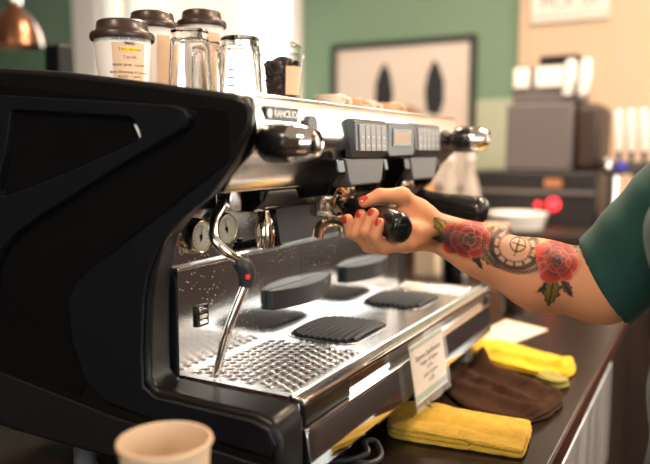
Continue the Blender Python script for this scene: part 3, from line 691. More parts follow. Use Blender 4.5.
def blot(u, v, rx, ry, rot, al, c=DRK):
    cx, cy = xy(u, v); blend(np.clip(1-ell_q(cx, cy, rx, ry, rot), 0, 1)**.8, c, al)
blot(487, 240, 70, 17, .02, .55); blot(448, 240, 26, 13, .0, .75); blot(530, 262, 30, 15, .1, .7); blot(458, 229, 26, 11, 0, .7); blot(575, 250, 22, 9, 0, .35)
leaf(437, 217, 455, 240, 7, (.30, .22, .02)); leaf(434, 238, 462, 243, 5, (.05, .04, .035)); leaf(484, 250, 503, 271, 7, (.26, .20, .03)); leaf(472, 246, 486, 273, 5, (.06, .05, .03))
leaf(560, 276, 535, 295, 5, (.09, .07, .04)); leaf(553, 278, 548, 309, 9, (.22, .16, .03)); leaf(560, 280, 571, 299, 5, (.12, .08, .05)); leaf(566, 256, 582, 245, 6, (.20, .15, .04)); leaf(556, 250, 570, 241, 5, (.24, .18, .04)); leaf(488, 238, 498, 226, 5, (.22, .16, .03))
petal(*xy(456, 247), 13, 9, .5, xy(462, 240)); petal(*xy(455, 233), 11, 8, -.4, xy(464, 240)); blot(448, 237, 18, 11, .6, .85); blot(452, 240, 14, 9, -.6, .6)
rose(*xy(473, 240), 20, .4); blot(458, 240, 13, 20, .3, .75); blot(466, 250, 12, 7, .2, .5)
# pocket watch
cx, cy = xy(517, 249); q = np.hypot((x_-cx), (y_-cy)*1.12)
blend(soft(q/27, .10), DRK, .92); blend(soft(q/21, .06), (.50, .27, .16), .9); blend(((q > 14.5) & (q < 17)).astype(float), DRK, .55)
ang = np.arctan2(y_-cy, x_-cx); blend(((q > 16) & (q < 20.5) & (np.abs((ang/(2*math.pi)*12) % 1-.5) < .16)).astype(float), DRK, .85)
q2 = np.hypot(x_-cx-2, y_-cy-4); blend(((q2 > 6.5) & (q2 < 8.2)).astype(float), DRK, .8); blend(((np.abs(x_-cx-2) < .9) & (q2 < 12)).astype(float), DRK, .8); blend((q2 < 1.8).astype(float), DRK, .9)
blend(((np.abs(y_-cy-4) < .8) & (q2 < 6)).astype(float), DRK, .8)
for k in range(26):   # bead chain below the watch
    a = math.pi*(1.02+.92*k/25); bx_, by_ = cx+31*math.cos(a), cy+24*math.sin(a); qq = np.hypot(x_-bx_, y_-by_)
    blend(soft(qq/2.2, .3), DRK, .9); blend(soft(qq/.9, .4), (.5, .27, .17), .7)
rose(*xy(557, 262), 20, 1.1); petal(*xy(552, 276), 14, 8, .5, xy(556, 264)); petal(*xy(563, 273), 11, 7, -.6, xy(558, 264)); petal(*xy(544, 251), 9, 7, .8, xy(553, 259)); rose(*xy(558, 263), 12, .2); blot(553, 262, 8, 16, .3, .7); blot(562, 272, 9, 8, 0, .6)
# reddish flush of knuckles and finger ends
for k_, (js, rr) in FG.items():
    p = np.array(H(*js[2])); w = np.exp(-(((V-p)**2).sum(1))/(2*.009**2)); colr = colr*(1-.45*w[:, None])+np.array((.62, .20, .12))*.45*w[:, None]
    p = np.array(H(*js[1])); w = np.exp(-(((V-p)**2).sum(1))/(2*.006**2)); colr = colr*(1-.25*w[:, None])+np.array((.62, .22, .13))*.25*w[:, None]
for k_, amt in ((T3, .4), (T2, .25)):
    p = np.array(k_); w = np.exp(-(((V-p)**2).sum(1))/(2*.008**2)); colr = colr*(1-amt*w[:, None])+np.array((.62, .22, .13))*amt*w[:, None]
armV, armQ, armC = V, Q, colr

# rest of the person --------------------------------------------------
PC = Vector((.475, .185, 0))   # where she stands
ps = thing('person', (PC.x, PC.y, 0), 'barista in a dark green short-sleeved shirt with tattooed forearm, gripping the near portafilter', 'person')
fb = Field((.22, -.12, 0), (.78, .50, 1.78), .009)
HD = Vector((.445, .185, 1.555))
def trunk(f, g):
    f.ell((.465, .185, 1.23), (.098+g, .150+g, .17), .03).ell((.455, .185, 1.07), (.098+g, .140+g, .15), .04).ell((.475, .185, .94), (.118+g, .165+g, .13), .04)
    f.cap((.455, .045, 1.355), (.455, .325, 1.355), .055+g, .055+g, .04).ell((.405, .185, 1.24), (.060+g, .12+g, .075), .03)
trunk(fb, 0)
fb.cap((.46, .185, 1.36), (.452, .185, 1.50), .052, .048, .03)
for sg in (-1, 1):
    hp = Vector((.48, .185+sg*.085, .90)); kn = Vector((.47, .185+sg*.095, .49)); an = Vector((.50, .185+sg*.10, .09))
    fb.cap(hp, kn, .082, .055, .04).cap(kn, an, .055, .036, .03).cap(an, an+Vector((-.13, 0, -.045)), .036, .030, .02)
fb.cap((.455, .33, 1.355), SH, .052, .052, .03).cap(SH, EL+(SH-EL)*.2, .050, .043, .02)
LS, LE, LW = Vector((.455, .03, 1.355)), Vector((.52, -.035, 1.10)), Vector((.505, -.03, .87))
fb.cap(LS, LE, .050, .042, .03).cap(LE, LW, .040, .026, .02)
V1, Q1 = fb.mesh(); V1 = smooth_verts(V1, Q1, 3)
fh = Field((.30, .05, 1.38), (.60, .32, 1.72), .004)     # head, facing the machine
fh.ell((.465, .185, 1.605), (.095, .074, .095), .02).ell((.415, .185, 1.545), (.052, .052, .060), .03).cap((.46, .185, 1.40), (.455, .185, 1.53), .050, .048, .02)
fh.cap((.380, .185, 1.585), (.358, .185, 1.555), .007, .013, .012).cap((.372, .165, 1.518), (.372, .205, 1.518), .006, .006, .008).ell((.385, .185, 1.49), (.02, .022, .016), .015)
for sg in (-1, 1): fh.ell((.470, .185+sg*.076, 1.575), (.018, .007, .032), .006).cap((.377, .185+sg*.014, 1.605), (.385, .185+sg*.046, 1.603), .007, .006, .012)
V2, Q2 = fh.mesh(); V2 = smooth_verts(V2, Q2, 2)
fl = Field((.42, -.10, .66), (.60, .05, .92), .0035)      # left hand, hanging relaxed
pl = LW+Vector((-.008, .003, -.075)); fl.cap(LW+Vector((0, 0, .03)), LW, .0262, .025, .01)
for i, (dx, ln, r_) in enumerate(((-.030, .070, .0088), (-.010, .078, .0092), (.010, .072, .0088), (.029, .058, .0078))):
    k_ = LW+Vector((dx, 0, -.080+abs(dx)*.15)); fl.cap(LW+Vector((dx*.5, 0, -.01)), k_, .016, .0125, .012)
    a = k_+Vector((dx*.12-.002, .008, -ln*.48)); b_ = a+Vector((-.004, .014, -ln*.30)); c_ = b_+Vector((-.004, .012, -ln*.22))
    g_ = np.full(fl.n, .05, np.float32); fl.cap(k_, a, r_+.0008, r_, .003, g_).cap(a, b_, r_, r_*.92, .003, g_).cap(b_, c_, r_*.92, r_*.8, .003, g_); fl.F = smin(fl.F, g_, .003)
a = LW+Vector((-.034, .012, -.045)); b_ = a+Vector((-.018, .010, -.028)); c_ = b_+Vector((-.006, .008, -.024))
fl.cap(LW+Vector((-.008, .004, -.012)), a, .017, .0130, .010).cap(a, b_, .0115, .0098, .004).cap(b_, c_, .0098, .0078, .004)
V3, Q3 = fl.mesh()
Vs, Qs, n = [], [], 0; cs = []
for v, q, c in ((armV, armQ, armC), (V1, Q1, None), (V2, Q2, None), (V3, Q3, None)):
    Vs.append(v); Qs.append(q+n); n += len(v); cs.append(c if c is not None else np.tile(SKIN, (len(v), 1)))
np_object('body', np.concatenate(Vs), np.concatenate(Qs), M['skin'], ps, np.concatenate(cs))
# shirt
fs_ = Field((.20, -.14, .82), (.80, .50, 1.50), .006)
trunk(fs_, .017)
fs_.cap((.455, .33, 1.355), SH, .068, .068, .03).cap(LS, LS+(LE-LS)*.62, .066, .058, .03)
ud = (SH-EL).normalized()
cuffc = EL+ud*.004
slv = np.full(fs_.n, .05, np.float32); fs_.cap(SH, EL-ud*.05, .068, .0615, .02, slv)
X, Y, Z = np.meshgrid(*fs_.ax, indexing='ij', sparse=True)
cn = np.array(Vector((.82, .06, .52)).normalized())
slv = np.maximum(slv, -((X-cuffc.x)*cn[0]+(Y-cuffc.y)*cn[1]+(Z-cuffc.z)*cn[2])).astype(np.float32)
fs_.F = smin(fs_.F, slv, .012)
fs_.F = np.maximum(fs_.F, .88-Z+0*X).astype(np.float32)
nk = np.sqrt((X-.44)**2+(Y-.185)**2+(Z-1.47)**2)-.075; fs_.F = np.maximum(fs_.F, -nk).astype(np.float32)
V4, Q4 = fs_.mesh(); V4 = smooth_verts(V4, Q4, 2)
V4 += .0012*np.sin(V4[:, [2]]*70+V4[:, [0]]*90)*np.array((1, 1, 0))
np_object('shirt', V4, Q4, M['shirt'], ps)
ft_ = Field((.30, -.05, .04), (.70, .42, 1.0), .008)
ft_.ell((.475, .185, .94), (.125, .172, .12), .04)
for sg in (-1, 1):
    hp = Vector((.48, .185+sg*.085, .90)); kn = Vector((.47, .185+sg*.095, .49)); an = Vector((.50, .185+sg*.10, .10)); ft_.cap(hp, kn, .092, .068, .04).cap(kn, an, .068, .056, .03)
ft_.cut((0, 0, .06), (0, 0, 1)); ft_.cut((0, 0, .955), (0, 0, -1))
V5, Q5 = ft_.mesh(); np_object('trousers', smooth_verts(V5, Q5, 2), Q5, M['trousers'], ps)
for sg in (-1, 1):
    f6 = Field((.30, .185+sg*.10-.06, -.01), (.58, .185+sg*.10+.06, .13), .004)
    yy = .185+sg*.10; f6.cap((.50, yy, .05), (.41, yy, .038), .046, .040, .02).cap((.41, yy, .038), (.37, yy, .034), .040, .034, .02).cap((.50, yy, .05), (.505, yy, .09), .044, .044, .02)
    f6.cut((0, 0, .002), (0, 0, 1)); v, q = f6.mesh(); np_object('shoe', v, q, M['shoe'], ps)
f7 = Field((.30, .05, 1.40), (.66, .32, 1.74), .005)
f7.ell((.480, .185, 1.620), (.097, .084, .096), .01).ell((.535, .185, 1.56), (.045, .065, .09), .03).ell((.585, .185, 1.64), (.034, .034, .034), .02)
X, Y, Z = np.meshgrid(*f7.ax, indexing='ij', sparse=True); f7.F = np.maximum(f7.F, (.430-(Z-1.59)*.55-X)+0*Y).astype(np.float32)
v, q = f7.mesh(); np_object('hair', smooth_verts(v, q, 1), q, M['hair'], ps)
for sg in (-1, 1):
    e = MB().lathe([(.0001, -.011), (.006, -.0095), (.0105, -.004), (.0110, 0), (.0105, .004), (.006, .0095), (.0001, .011)], (.386, .185+sg*.030, 1.585), (-1, 0, 0), 20, cap=(False, False)).build('eye', M['eye'], ps)
    MB().lathe([(.0048, 0), (.003, .001), (.0001, .0014)], (.3757, .185+sg*.030, 1.584), (-1, 0, 0), 16, cap=(False, False)).build('iris', M['iris'], e)
MB().tube(spline([(.370, .163, 1.519), (.364, .176, 1.5205), (.363, .185, 1.5195), (.364, .194, 1.5205), (.370, .207, 1.519)], 4), [.001]+[.0042]*15+[.001], 10).build('mouth', M['lip'], ps)
# nails
def nail(tip, prev, center, r, w, l, tw=0):
    f_ = (tip-prev).normalized(); out = (tip-center); out = (out-f_*out.dot(f_)).normalized()
    if tw: out = (Matrix.Rotation(tw, 3, f_)@out)
    sd = f_.cross(out)
    def fn(i, j, dz=0):
        u = i*2-1; v = j*2-1; k = math.sqrt(max(0, 1-.5*u*u*u*u)); x = v*w/2*math.sqrt(1-.55*u*u)
        return tip+f_*(u*l/2+.0005)+sd*x+out*(r+.0005+dz-x*x/(2*r)*.9-max(0, u)**2*.0012)
    m_ = MB().grid(lambda i, j: fn(i, j), 9, 9); m_.grid(lambda i, j: fn(i, j, -.0012), 9, 9)
    m_.build('fingernail', M['nail'], ps, angle=60)
for k_, w in (('index', .0085), ('middle', .0092), ('ring', .0090), ('little', .0082)):
    js, rr = FG[k_]; tp = H(*js[2]); nail(tp, H(*js[1]), H(js[2][0]-.012, 0, 0), rr[3], w, .0098)
nail(T3, T2, H(.120, .010, -.01), .0078, .0100, .0120)

# ------------------------------------------------------------------ things on top of the machine
def paper_cup(loc, hgt, rt, rb, label, lid=True, name='takeaway_cup', cat='cup', wallm=None, lidname=True):
    L = Vector(loc); root = thing(name, loc, label, cat, 'lidded takeaway cups' if lid else None); wm = wallm or M['cup_white']
    t = .0012; h = hgt-(.010 if lid else 0)
    pr = [(rb, .0), (rb+(rt-rb)*.5, h*.5), (rt, h-.004)]
    pr += [(rt+.0018, h-.004), (rt+.0026, h-.002), (rt+.0018, h), (rt-.0005, h)]
    pr += [(rt-t, h-.004), (rb+(rt-rb)*.5-t, h*.5), (rb-t, .004), (.0001, .004)]
    MB().lathe(pr, L, (0, 0, 1), 56, cap=(True, False)).build('cup_wall', wm, root, angle=45)
    if lid:
        a = rt; lp = [(a+.0035, h-.009), (a+.0048, h-.006), (a+.0048, h-.002), (a+.0030, h+.001), (a-.0015, h+.0025), (a-.0030, h+.004), (a-.0050, h+.0150), (a-.0075, h+.0170), (a-.0120, h+.0165), (a-.014, h+.0130), (.0001, h+.0128)]
        ld = MB().lathe(lp, L, (0, 0, 1), 56, cap=(False, False)).build('lid', M['lid'], root, angle=35)
        MB().lathe([(.003, 0), (.003, .0004)], L+Vector((-.02, -.015, h+.0131)), (0, 0, 1), 10).build('sip_hole', M['ink'], ld)
    return root
def curved_patch(L, r_at, a0, a1, z0, z1, off, m, parent, name):
    def fn(i, j):
        a = a0+(a1-a0)*i; z = z0+(z1-z0)*j; r = r_at(z)+off; return L+Vector((r*math.cos(a), r*math.sin(a), z))
    return MB().grid(fn, 12, 3).build(name, m, parent, smooth=True)
ZD = 1.3862
C1 = Vector((-.318, .058, ZD)); c1 = paper_cup(C1, .110, .0380, .030, 'small white paper cup with brown lid and a handwritten drink label, nearest on the machine')
r_at = lambda z: .030+(.0380-.030)*z/.100
ac = math.atan2(-.66-.058, .389+.32)+R(14)
lb_ = curved_patch(C1, r_at, ac-R(36), ac+R(34), .012, .085, .0007, M['label'], c1, 'label')
def cup_text(s, z, size, m_=None, bold=0, a=None):
    a = ac if a is None else a; r = r_at(z)+.0022; n = Vector((math.cos(a), math.sin(a), 0)); tx = Vector((-math.sin(a), math.cos(a), 0))
    o = text(s, size, C1+n*r+Vector((0, 0, z)), tx, (0, 0, 1), m_ or M['ink'], lb_, 'writing', depth=.0001, bold=bold)
    off = root_loc(lb_)  # wrap round the cup
    for v in o.data.vertices:
        p = v.co+off-C1; tt = (p-n*p.dot(n)-Vector((0, 0, p.z))).dot(tx); an = a+tt/r; rr = r_at(p.z)+.0012
        v.co = C1+Vector((rr*math.cos(an), rr*math.sin(an), p.z))-off
cup_text('THE BAR ARCHIVES', .0895, .0058, M['teal_print'], .0001); cup_text('SMALL', .0835, .0052, bold=.0001)
curved_patch(C1, r_at, ac-R(18), ac+R(16), .0735, .0785, .0011, M['yellow_mark'], lb_, 'highlight')
cup_text('2 shot espresso', .0762, .0048); cup_text('7 oz milk', .066, .0050); cup_text('mocha syrup - 2 pumps', .0565, .0050); cup_text('Dark Chocolate & Caramel', .047, .0050); cup_text('mocha - 1 pump', .0415, .0050); cup_text('White Chocolate mocha', .032, .0050)
C2 = Vector((-.372, .177, ZD)); c2 = paper_cup(C2, .146, .0365, .028, 'white paper cup with brown lid, the middle of the three lidded cups')
C3 = Vector((-.345, .262, ZD)); c3 = paper_cup(C3, .160, .0355, .028, 'tall white paper cup with brown lid behind the upturned glass, furthest of the lidded cups')
for cc, c_, hh, rt in ((C2, c2, .136, .0365), (C3, c3, .150, .0355)):
    a0 = math.atan2(CAM.y-cc.y, CAM.x-cc.x)+R(30); curved_patch(cc, lambda z, hh=hh, rt=rt: .028+(rt-.028)*z/hh, a0-R(20), a0+R(25), .02, hh-.02, .0008, M['label'], c_, 'label')
def glass(loc, h, rb, rt, label, marks=True, cat='glass'):   # standing upside down: rb = mouth (down), rt = base (up)
    L = Vector(loc); root = thing('drinking_glass', loc, label, cat, 'upturned glasses on the machine'); t = .0018
    pr = [(rb, .0003), (rt+(rb-rt)*.1, h*.86), (rt, h-.012), (rt, h-.002), (rt-.002, h), (.0001, h), (.0001, h-.012), (rt-.006, h-.013), (rt-.0035, h*.84), (rb-t, .0003)]
    MB().lathe([(max(r, .0004), z) for r, z in pr], L, (0, 0, 1), 48, close=True).build('glass_body', M['glass'], root, angle=40)
    if marks:
        a0 = math.atan2(CAM.y-L.y, CAM.x-L.x)-R(35); m_ = MB()
        for col in range(2):
            for k in range(5):
                z = .015+.012*k; a = a0+col*R(75)
                def fn(i, j): aa = a+R(20)*i; r = rb+(rt-rb)*z/h+.0006; return L+Vector((r*math.cos(aa), r*math.sin(aa), z+.004*j))
                m_.grid(fn, 5, 2)
        m_.build('measuring_marks', M['label'], root)
    return root
glass((-.271, .141, ZD), .1145, .0335, .0265, 'plain clear glass standing upside down in front of the furthest lidded cup', False)
glass((-.255, .241, ZD), .1165, .0350, .0300, 'clear glass with printed measuring lines standing upside down beside the cup of beans')
glass((-.300, .082+.135, ZD), .110, .026, .022, 'small clear glass standing upside down, half hidden behind the larger front glass', False)
# clear cup of beans
CB = Vector((-.224, .312, ZD)); cb = thing('cup_of_beans', CB, 'clear plastic cup full of dark coffee beans with a domed lid', 'cup')
MB().lathe([(.0255, .0003), (.0345, .094), (.0335, .094), (.0247, .0012), (.0004, .0012), (.0004, .0003)], CB, (0, 0, 1), 48, close=True).build('cup_wall', M['plastic_clear'], cb)
MB().lathe([(.036, .092), (.0372, .096), (.0350, .099), (.030, .110), (.018, .117), (.0105, .118), (.0100, .117), (.018, .116), (.029, .109), (.034, .098), (.034, .092)], CB, (0, 0, 1), 48, close=True).build('dome_lid', M['plastic_clear'], cb)
fbn = Field((CB.x-.04, CB.y-.04, CB.z-.002), (CB.x+.04, CB.y+.04, CB.z+.10), .0016)
rr_ = random.Random(3)
for i in range(520):
    z = .005+.080*rr_.random(); rm_ = .0235+.0090*z/.094-.0055
    a = rr_.random()*6.283; r = rm_*(1 if i % 3 else math.sqrt(rr_.random())); c = CB+Vector((r*math.cos(a), r*math.sin(a), z))
    dv = Vector((rr_.gauss(0, 1), rr_.gauss(0, 1), rr_.gauss(0, 1))).normalized()*.0028; fbn.cap(c-dv, c+dv, .0030, .0030, .0005)
fbn.cap(CB+Vector((0, 0, .018)), CB+Vector((0, 0, .074)), .0165, .0215, .001)
v, q = fbn.mesh(); bo = np_object('coffee_beans', v, q, M['beans'], cb); tag(bo, kind='stuff')
a0 = math.atan2(CAM.y-CB.y, CAM.x-CB.x)+R(38); curved_patch(CB, lambda z: .0257+.009*z/.094, a0-R(28), a0+R(28), .032, .076, .0008, M['label'], cb, 'label')
# low stacks of ceramic espresso cups further back
def demitasse(loc, label, m_):
    L = Vector(loc); root = thing('espresso_cup', loc, label, 'cup', 'espresso cups along the machine top')
    MB().lathe([(.014, 0), (.016, .002), (.024, .018), (.028, .040), (.027, .041), (.0225, .019), (.0004, .005), (.0004, .0)], L, (0, 0, 1), 32, close=True).build('cup_wall', m_, root)
    MB().tube(spline([L+Vector((.026, -.002, .034)), L+Vector((.040, -.004, .032)), L+Vector((.040, -.004, .018)), L+Vector((.022, -.002, .014))], 5), .0028, 8).build('handle', m_, root)
tan = mat('tan_ceramic', (.62, .34, .20), .35); pch = mat('cream_ceramic', (.72, .58, .48), .35)
for (x, y, mm, lab) in ((-.205, .440, pch, 'cream espresso cup on the machine top right beside the cup of beans'), (-.215, .545, tan, 'tan espresso cup on the machine top, second past the beans'), (-.225, .615, pch, 'cream espresso cup standing between two tan cups on the machine top'), (-.205, .685, tan, 'tan espresso cup nearest the far end of the machine top')):
    demitasse((x, y, ZD), lab, mm)

# ------------------------------------------------------------------ card in a plastic sleeve clipped to the tray front
icd = thing('recipe_card', (.012, .37, .935), 'small espresso specification card in a clear plastic sleeve hanging on the machine front', 'card')
TL, TR, BL, BR = Vector((.006, .287, 1.044)), Vector((.006, .447, 1.044)), Vector((.022, .290, .942)), Vector((.020, .452, .936))
def CP(u, v, off=0):   # u 0..1 along, v 0..1 down
    a = TL.lerp(TR, u); b_ = BL.lerp(BR, u); p = a.lerp(b_, v); n_ = Vector((1, 0, .12)).normalized()
    return p+n_*off
MB().grid(lambda i, j: CP(.05+.90*i, .06+.87*j), 6, 8).grid(lambda i, j: CP(.05+.90*i, .06+.87*j, -.0006), 6, 8).build('card', M['card'], icd)
cdo = [o for o in COL.objects if o.name.startswith('card')][-1]
for v0, v1 in ((.09, .14), (.80, .89)): MB().grid(lambda i, j: CP(.055+.89*i, v0+(v1-v0)*j, .0005), 4, 3).build('teal_band', M['card_teal'], cdo)
xd = (TR-TL).normalized(); yd = (TL-BL).normalized()
for s_t, v_, sz, bd_ in (('Espresso Specifications', .29, .0118, .00012), ('Weight: 18-20 grams', .40, .0092, 0), ('25-30 s', .49, .0092, 0), ('yield: 2 fl ounces', .59, .0092, 0), ('(1.5 fl)', .69, .0092, 0)):
    text(s_t, sz, CP(.5, v_, .0008), xd, yd, M['ink'], cdo, 'writing', depth=.0001, bold=bd_)
wob = lambda i, j: .0010+.0012*math.sin(i*9+j*5)*math.sin(j*11)+.002*max(0, j-.93)*10*math.sin(i*14)
MB().grid(lambda i, j: CP(-.01+1.02*i, -.005+1.03*j, .0012+max(0, wob(i, j))), 24, 24).grid(lambda i, j: CP(-.01+1.02*i, -.005+1.03*j, .0006+max(0, wob(i, j))), 24, 24).build('plastic_sleeve', M['film'], icd)

# ------------------------------------------------------------------ cloths
from mathutils import noise as NZ
def cloth(name, foot, hfun, m, label, cat='cloth', rings=46, seg=150, lift=.9008, extra=None, grp=None, edge=.12):
    n = len(foot); c = Vector((sum(p[0] for p in foot)/n, sum(p[1] for p in foot)/n, 0))
    loop = spline([Vector((*p, 0)) for p in foot]+[Vector((*foot[0], 0))], 12)
    L = [0]
    for i in range(1, len(loop)): L.append(L[-1]+(loop[i]-loop[i-1]).length)
    def at(s):
        s = s % L[-1]
        for i in range(1, len(L)):
            if L[i] >= s: t = (s-L[i-1])/max(1e-9, L[i]-L[i-1]); return loop[i-1].lerp(loop[i], t)
    bd = [at(L[-1]*k/seg) for k in range(seg)]
    vs = []; fs = []; NS = 14; rows = 0
    ctr = c; inn = [(c-b_).normalized() for b_ in bd]
    def top(p): return hfun(p.x, p.y)
    for i in range(NS):                     # folded, layered side
        f = i/NS
        for k in range(seg):
            p = bd[k]; h = max(.006, top(p)); nl = max(1, round(h/.0075)); bul = abs(math.sin(math.pi*f*nl))**.6
            q = p+inn[k]*(.0055*(1-bul)+.004*f*f+.002*NZ.noise(Vector((p.x*60, p.y*60, f*nl*1.7)))); vs.append(Vector((q.x, q.y, lift+h*f)))
        rows += 1
    for i in range(rings+1):
        t = i/rings; sn = math.sin(t*math.pi/2)
        for k in range(seg):
            p = (bd[k]+inn[k]*.006)*(1-sn)+c*sn; z = max(.006, top(p)); e = min(1, (sn)/.10)
            w = (NZ.noise(Vector((p.x*38, p.y*38, 2.3)))*.0030+NZ.noise(Vector((p.x*90, p.y*60, 7)))*.0014)*e
            vs.append(Vector((p.x, p.y, lift+z*(1-.10*(1-e)**2)+w)))
        rows += 1
    for i in range(rows-1):
        for k in range(seg): fs.append((i*seg+k, i*seg+(k+1) % seg, (i+1)*seg+(k+1) % seg, (i+1)*seg+k))
    mb = MB(); mb.add(vs, fs)
    mb.add([Vector((v.x, v.y, lift)) for v in vs[:seg]], [tuple(range(seg))])
    o = mb.build(name, m, None, angle=80); tag(o, label, cat, grp); return o
def seg_d(x, y, a, b):
    ax, ay = a; bx, by = b; dx, dy = bx-ax, by-ay; t = max(0, min(1, ((x-ax)*dx+(y-ay)*dy)/(dx*dx+dy*dy))); return math.hypot(x-ax-t*dx, y-ay-t*dy), t
def ridge(x, y, a, b, w, h0, h1): d, t = seg_d(x, y, a, b); return (h0+(h1-h0)*t)*math.exp(-(d/w)**2)
hy = lambda x, y: .018+.003*math.sin(x*18+1)+ridge(x, y, (-.03, .345), (.17, .352), .018, .010, .003)+ridge(x, y, (-.04, .31), (.03, .40), .010, .007, .002)-ridge(x, y, (-.01, .318), (.17, .322), .006, .003, .002)
y1 = cloth('cleaning_cloth', [(-.035, .375), (-.038, .33), (-.022, .285), (.0, .272), (.06, .276), (.12, .285), (.172, .291), (.180, .300), (.176, .35), (.168, .405), (.160, .412), (.10, .402), (.03, .396), (-.02, .395)], hy, M['yellow_cloth'], 'yellow folded cleaning cloth lying nearest the camera by the counter edge')
# olive folded corner of that cloth, climbing against the machine
cf = MB().grid(lambda i, j: Vector((-.012+.050*i, .385+.018*j-.055*i, .922+.026*(1-i)*(.3+.7*math.sin(j*math.pi))+.003*math.sin(i*9))), 16, 12)
cf.grid(lambda i, j: Vector((-.013+.050*i, .386+.018*j-.055*i, .918+.026*(1-i)*(.3+.7*math.sin(j*math.pi))+.003*math.sin(i*9))), 16, 12).build('folded_corner', M['green_cloth'], y1)
hb_ = lambda x, y: .010+ridge(x, y, (.005, .650), (.022, .638), .014, .014, .026)+ridge(x, y, (.022, .638), (.172, .548), .018, .020, .012)+ridge(x, y, (.0, .60), (.06, .53), .012, .010, .010)+ridge(x, y, (.01, .52), (.15, .455), .014, .012, .012)+ridge(x, y, (.05, .56), (.16, .50), .008, .010, .005)+ridge(x, y, (-.028, .63), (-.022, .56), .011, .012, .010)+ridge(x, y, (.165, .46), (.182, .55), .014, .012, .008)-ridge(x, y, (.04, .545), (.14, .49), .007, .006, .003)
cloth('cleaning_cloth', [(-.040, .655), (-.030, .56), (-.006, .505), (.045, .447), (.10, .425), (.150, .425), (.175, .450), (.188, .50), (.190, .545), (.170, .575), (.12, .60), (.075, .645), (.03, .675), (-.01, .672)], hb_, M['brown_cloth'], 'dark brown crumpled cleaning cloth with a raised peak between the two yellow ones', edge=.10)
hg = lambda x, y: .013+ridge(x, y, (-.03, .80), (.15, .735), .030, .008, .006)+ridge(x, y, (.02, .75), (.16, .70), .010, .008, .010)+ridge(x, y, (.155, .71), (.168, .76), .012, .012, .010)
cloth('cleaning_cloth', [(-.045, .84), (-.035, .76), (.0, .715), (.06, .690), (.12, .672), (.165, .682), (.178, .71), (.176, .755), (.155, .79), (.10, .815), (.04, .845), (-.01, .862)], hg, M['gold_cloth'], 'bright yellow cleaning cloth lying furthest back, behind the brown one')
cloth('cleaning_cloth', [(.118, .640), (.150, .618), (.175, .622), (.183, .645), (.165, .668), (.13, .674)], lambda x, y: .017, M['green_cloth'], 'small olive folded cloth end poking out between brown and bright yellow cloths', rings=20, seg=60)
# loop of black cable
lp = spline([(-.09, .19, .9045), (-.02, .170, .9045), (.004, .178, .905), (.006, .200, .908), (-.010, .215, .918), (-.020, .200, .920), (-.008, .182, .913), (-.04, .160, .9045), (-.10, .14, .9045)], 8)
tag(MB().tube(lp, .0042, 10).build('cable', M['rubber'], None), 'black looped cable lying by the machine front edge near the yellow cloth', 'cable')

# ------------------------------------------------------------------ paper cup in the foreground
def pxz(u, v, fd):
    a, b_ = u-325, 232-v; P_, Y_ = R(6.6), R(28.8); fw = 700*math.cos(P_)+b_*math.sin(P_); up_ = -700*math.sin(P_)+b_*math.cos(P_); s = fd/fw
    return Vector((CAM.x+(a*math.cos(Y_)-fw*math.sin(Y_))*s, CAM.y+(a*math.sin(Y_)+fw*math.cos(Y_))*s, CAM.z+up_*s))
q = pxz(165, 439, .60)
fc = paper_cup((q.x, q.y, .9003), q.z-.90, .0400, .028, 'empty cream paper cup without a lid in the foreground below the side panel', lid=False, wallm=M['cup_kraft'])
# sheet of paper on the counter beyond the machine
s4 = MB(); pp = [(-.085, .86), (-.005, .79), (.065, 1.05), (-.05, 1.10)]
s4.add([(x, y, .9005) for x, y in pp]+[(x, y, .9013) for x, y in pp], [(0, 1, 2, 3), (4, 5, 6, 7), (0, 1, 5, 4), (1, 2, 6, 5), (2, 3, 7, 6), (3, 0, 4, 7)])
tag(s4.build('paper_sheet', M['paper'], None, smooth=False), 'cream sheet of paper lying flat on the counter beyond the machine', 'paper')

# ------------------------------------------------------------------ things beyond the machine, on the same counter
def jar(x, y, r, h, m1, m2, label):
    root = thing('storage_jar', (x, y, .9003), label, 'jar')
    MB().lathe([(r*.92, 0), (r, .004), (r, h*.80), (r*.86, h*.88), (r*.84, h*.9)], (x, y, .9003), (0, 0, 1), 32).build('jar_body', m1, root)
    MB().lathe([(r*.90, h*.9), (r*.92, h*.92), (r*.90, h)], (x, y, .9003), (0, 0, 1), 32).build('lid', m2, root); return root
jar(-.055, 1.20, .030, .13, M['dark_chrome'], M['black_gloss'], 'dark steel storage jar just past the end of the machine')
jar(-.185, 1.52, .045, .19, M['glass'], M['chrome'], 'clear glass jar with metal lid between the cartons and the dark jar')
def carton(x, y, w, d, h, m_, label, dot=False):
    root = thing('milk_carton', (x, y, .9003), label, 'carton', 'cartons past the machine')
    z = .9003; MB().box(x-w/2, x+w/2, y-d/2, y+d/2, z, z+h*.8).build('box', m_, root, bevel=.003)
    MB().prism([(x-w/2, z+h*.8), (x+w/2, z+h*.8), (x+.004, z+h), (x-.004, z+h)], 'Y', y-d/2, y+d/2).build('gable', m_, root)
    if dot: MB().lathe([(.014, 0), (.014, .001)], (x, y-d/2-.0005, z+h*.5), (0, -1, 0), 20).build('logo_dot', M['green_dot'], root)
carton(-.455, 1.62, .075, .075, .22, M['cream_box'], 'cream carton with a green dot standing just right of the backsplash end', True)
carton(-.365, 1.68, .075, .075, .23, M['white_plastic'], 'white carton beside the cream carton past the machine')
bx = thing('cardboard_box', (-.245, 1.70, .9003), 'orange-brown cardboard box behind the tray corner', 'box')
MB().box(-.295, -.205, 1.64, 1.76, .9003, 1.075).build('box_body', M['orange_box'], bx, bevel=.003); MB().box(-.295, -.205, 1.64, 1.76, 1.0752, 1.080).build('flap', M['label'], bx)
bx = thing('black_canister', (-.325, 1.50, .9003), 'black canister in the shade between the cartons and the orange box', 'canister')
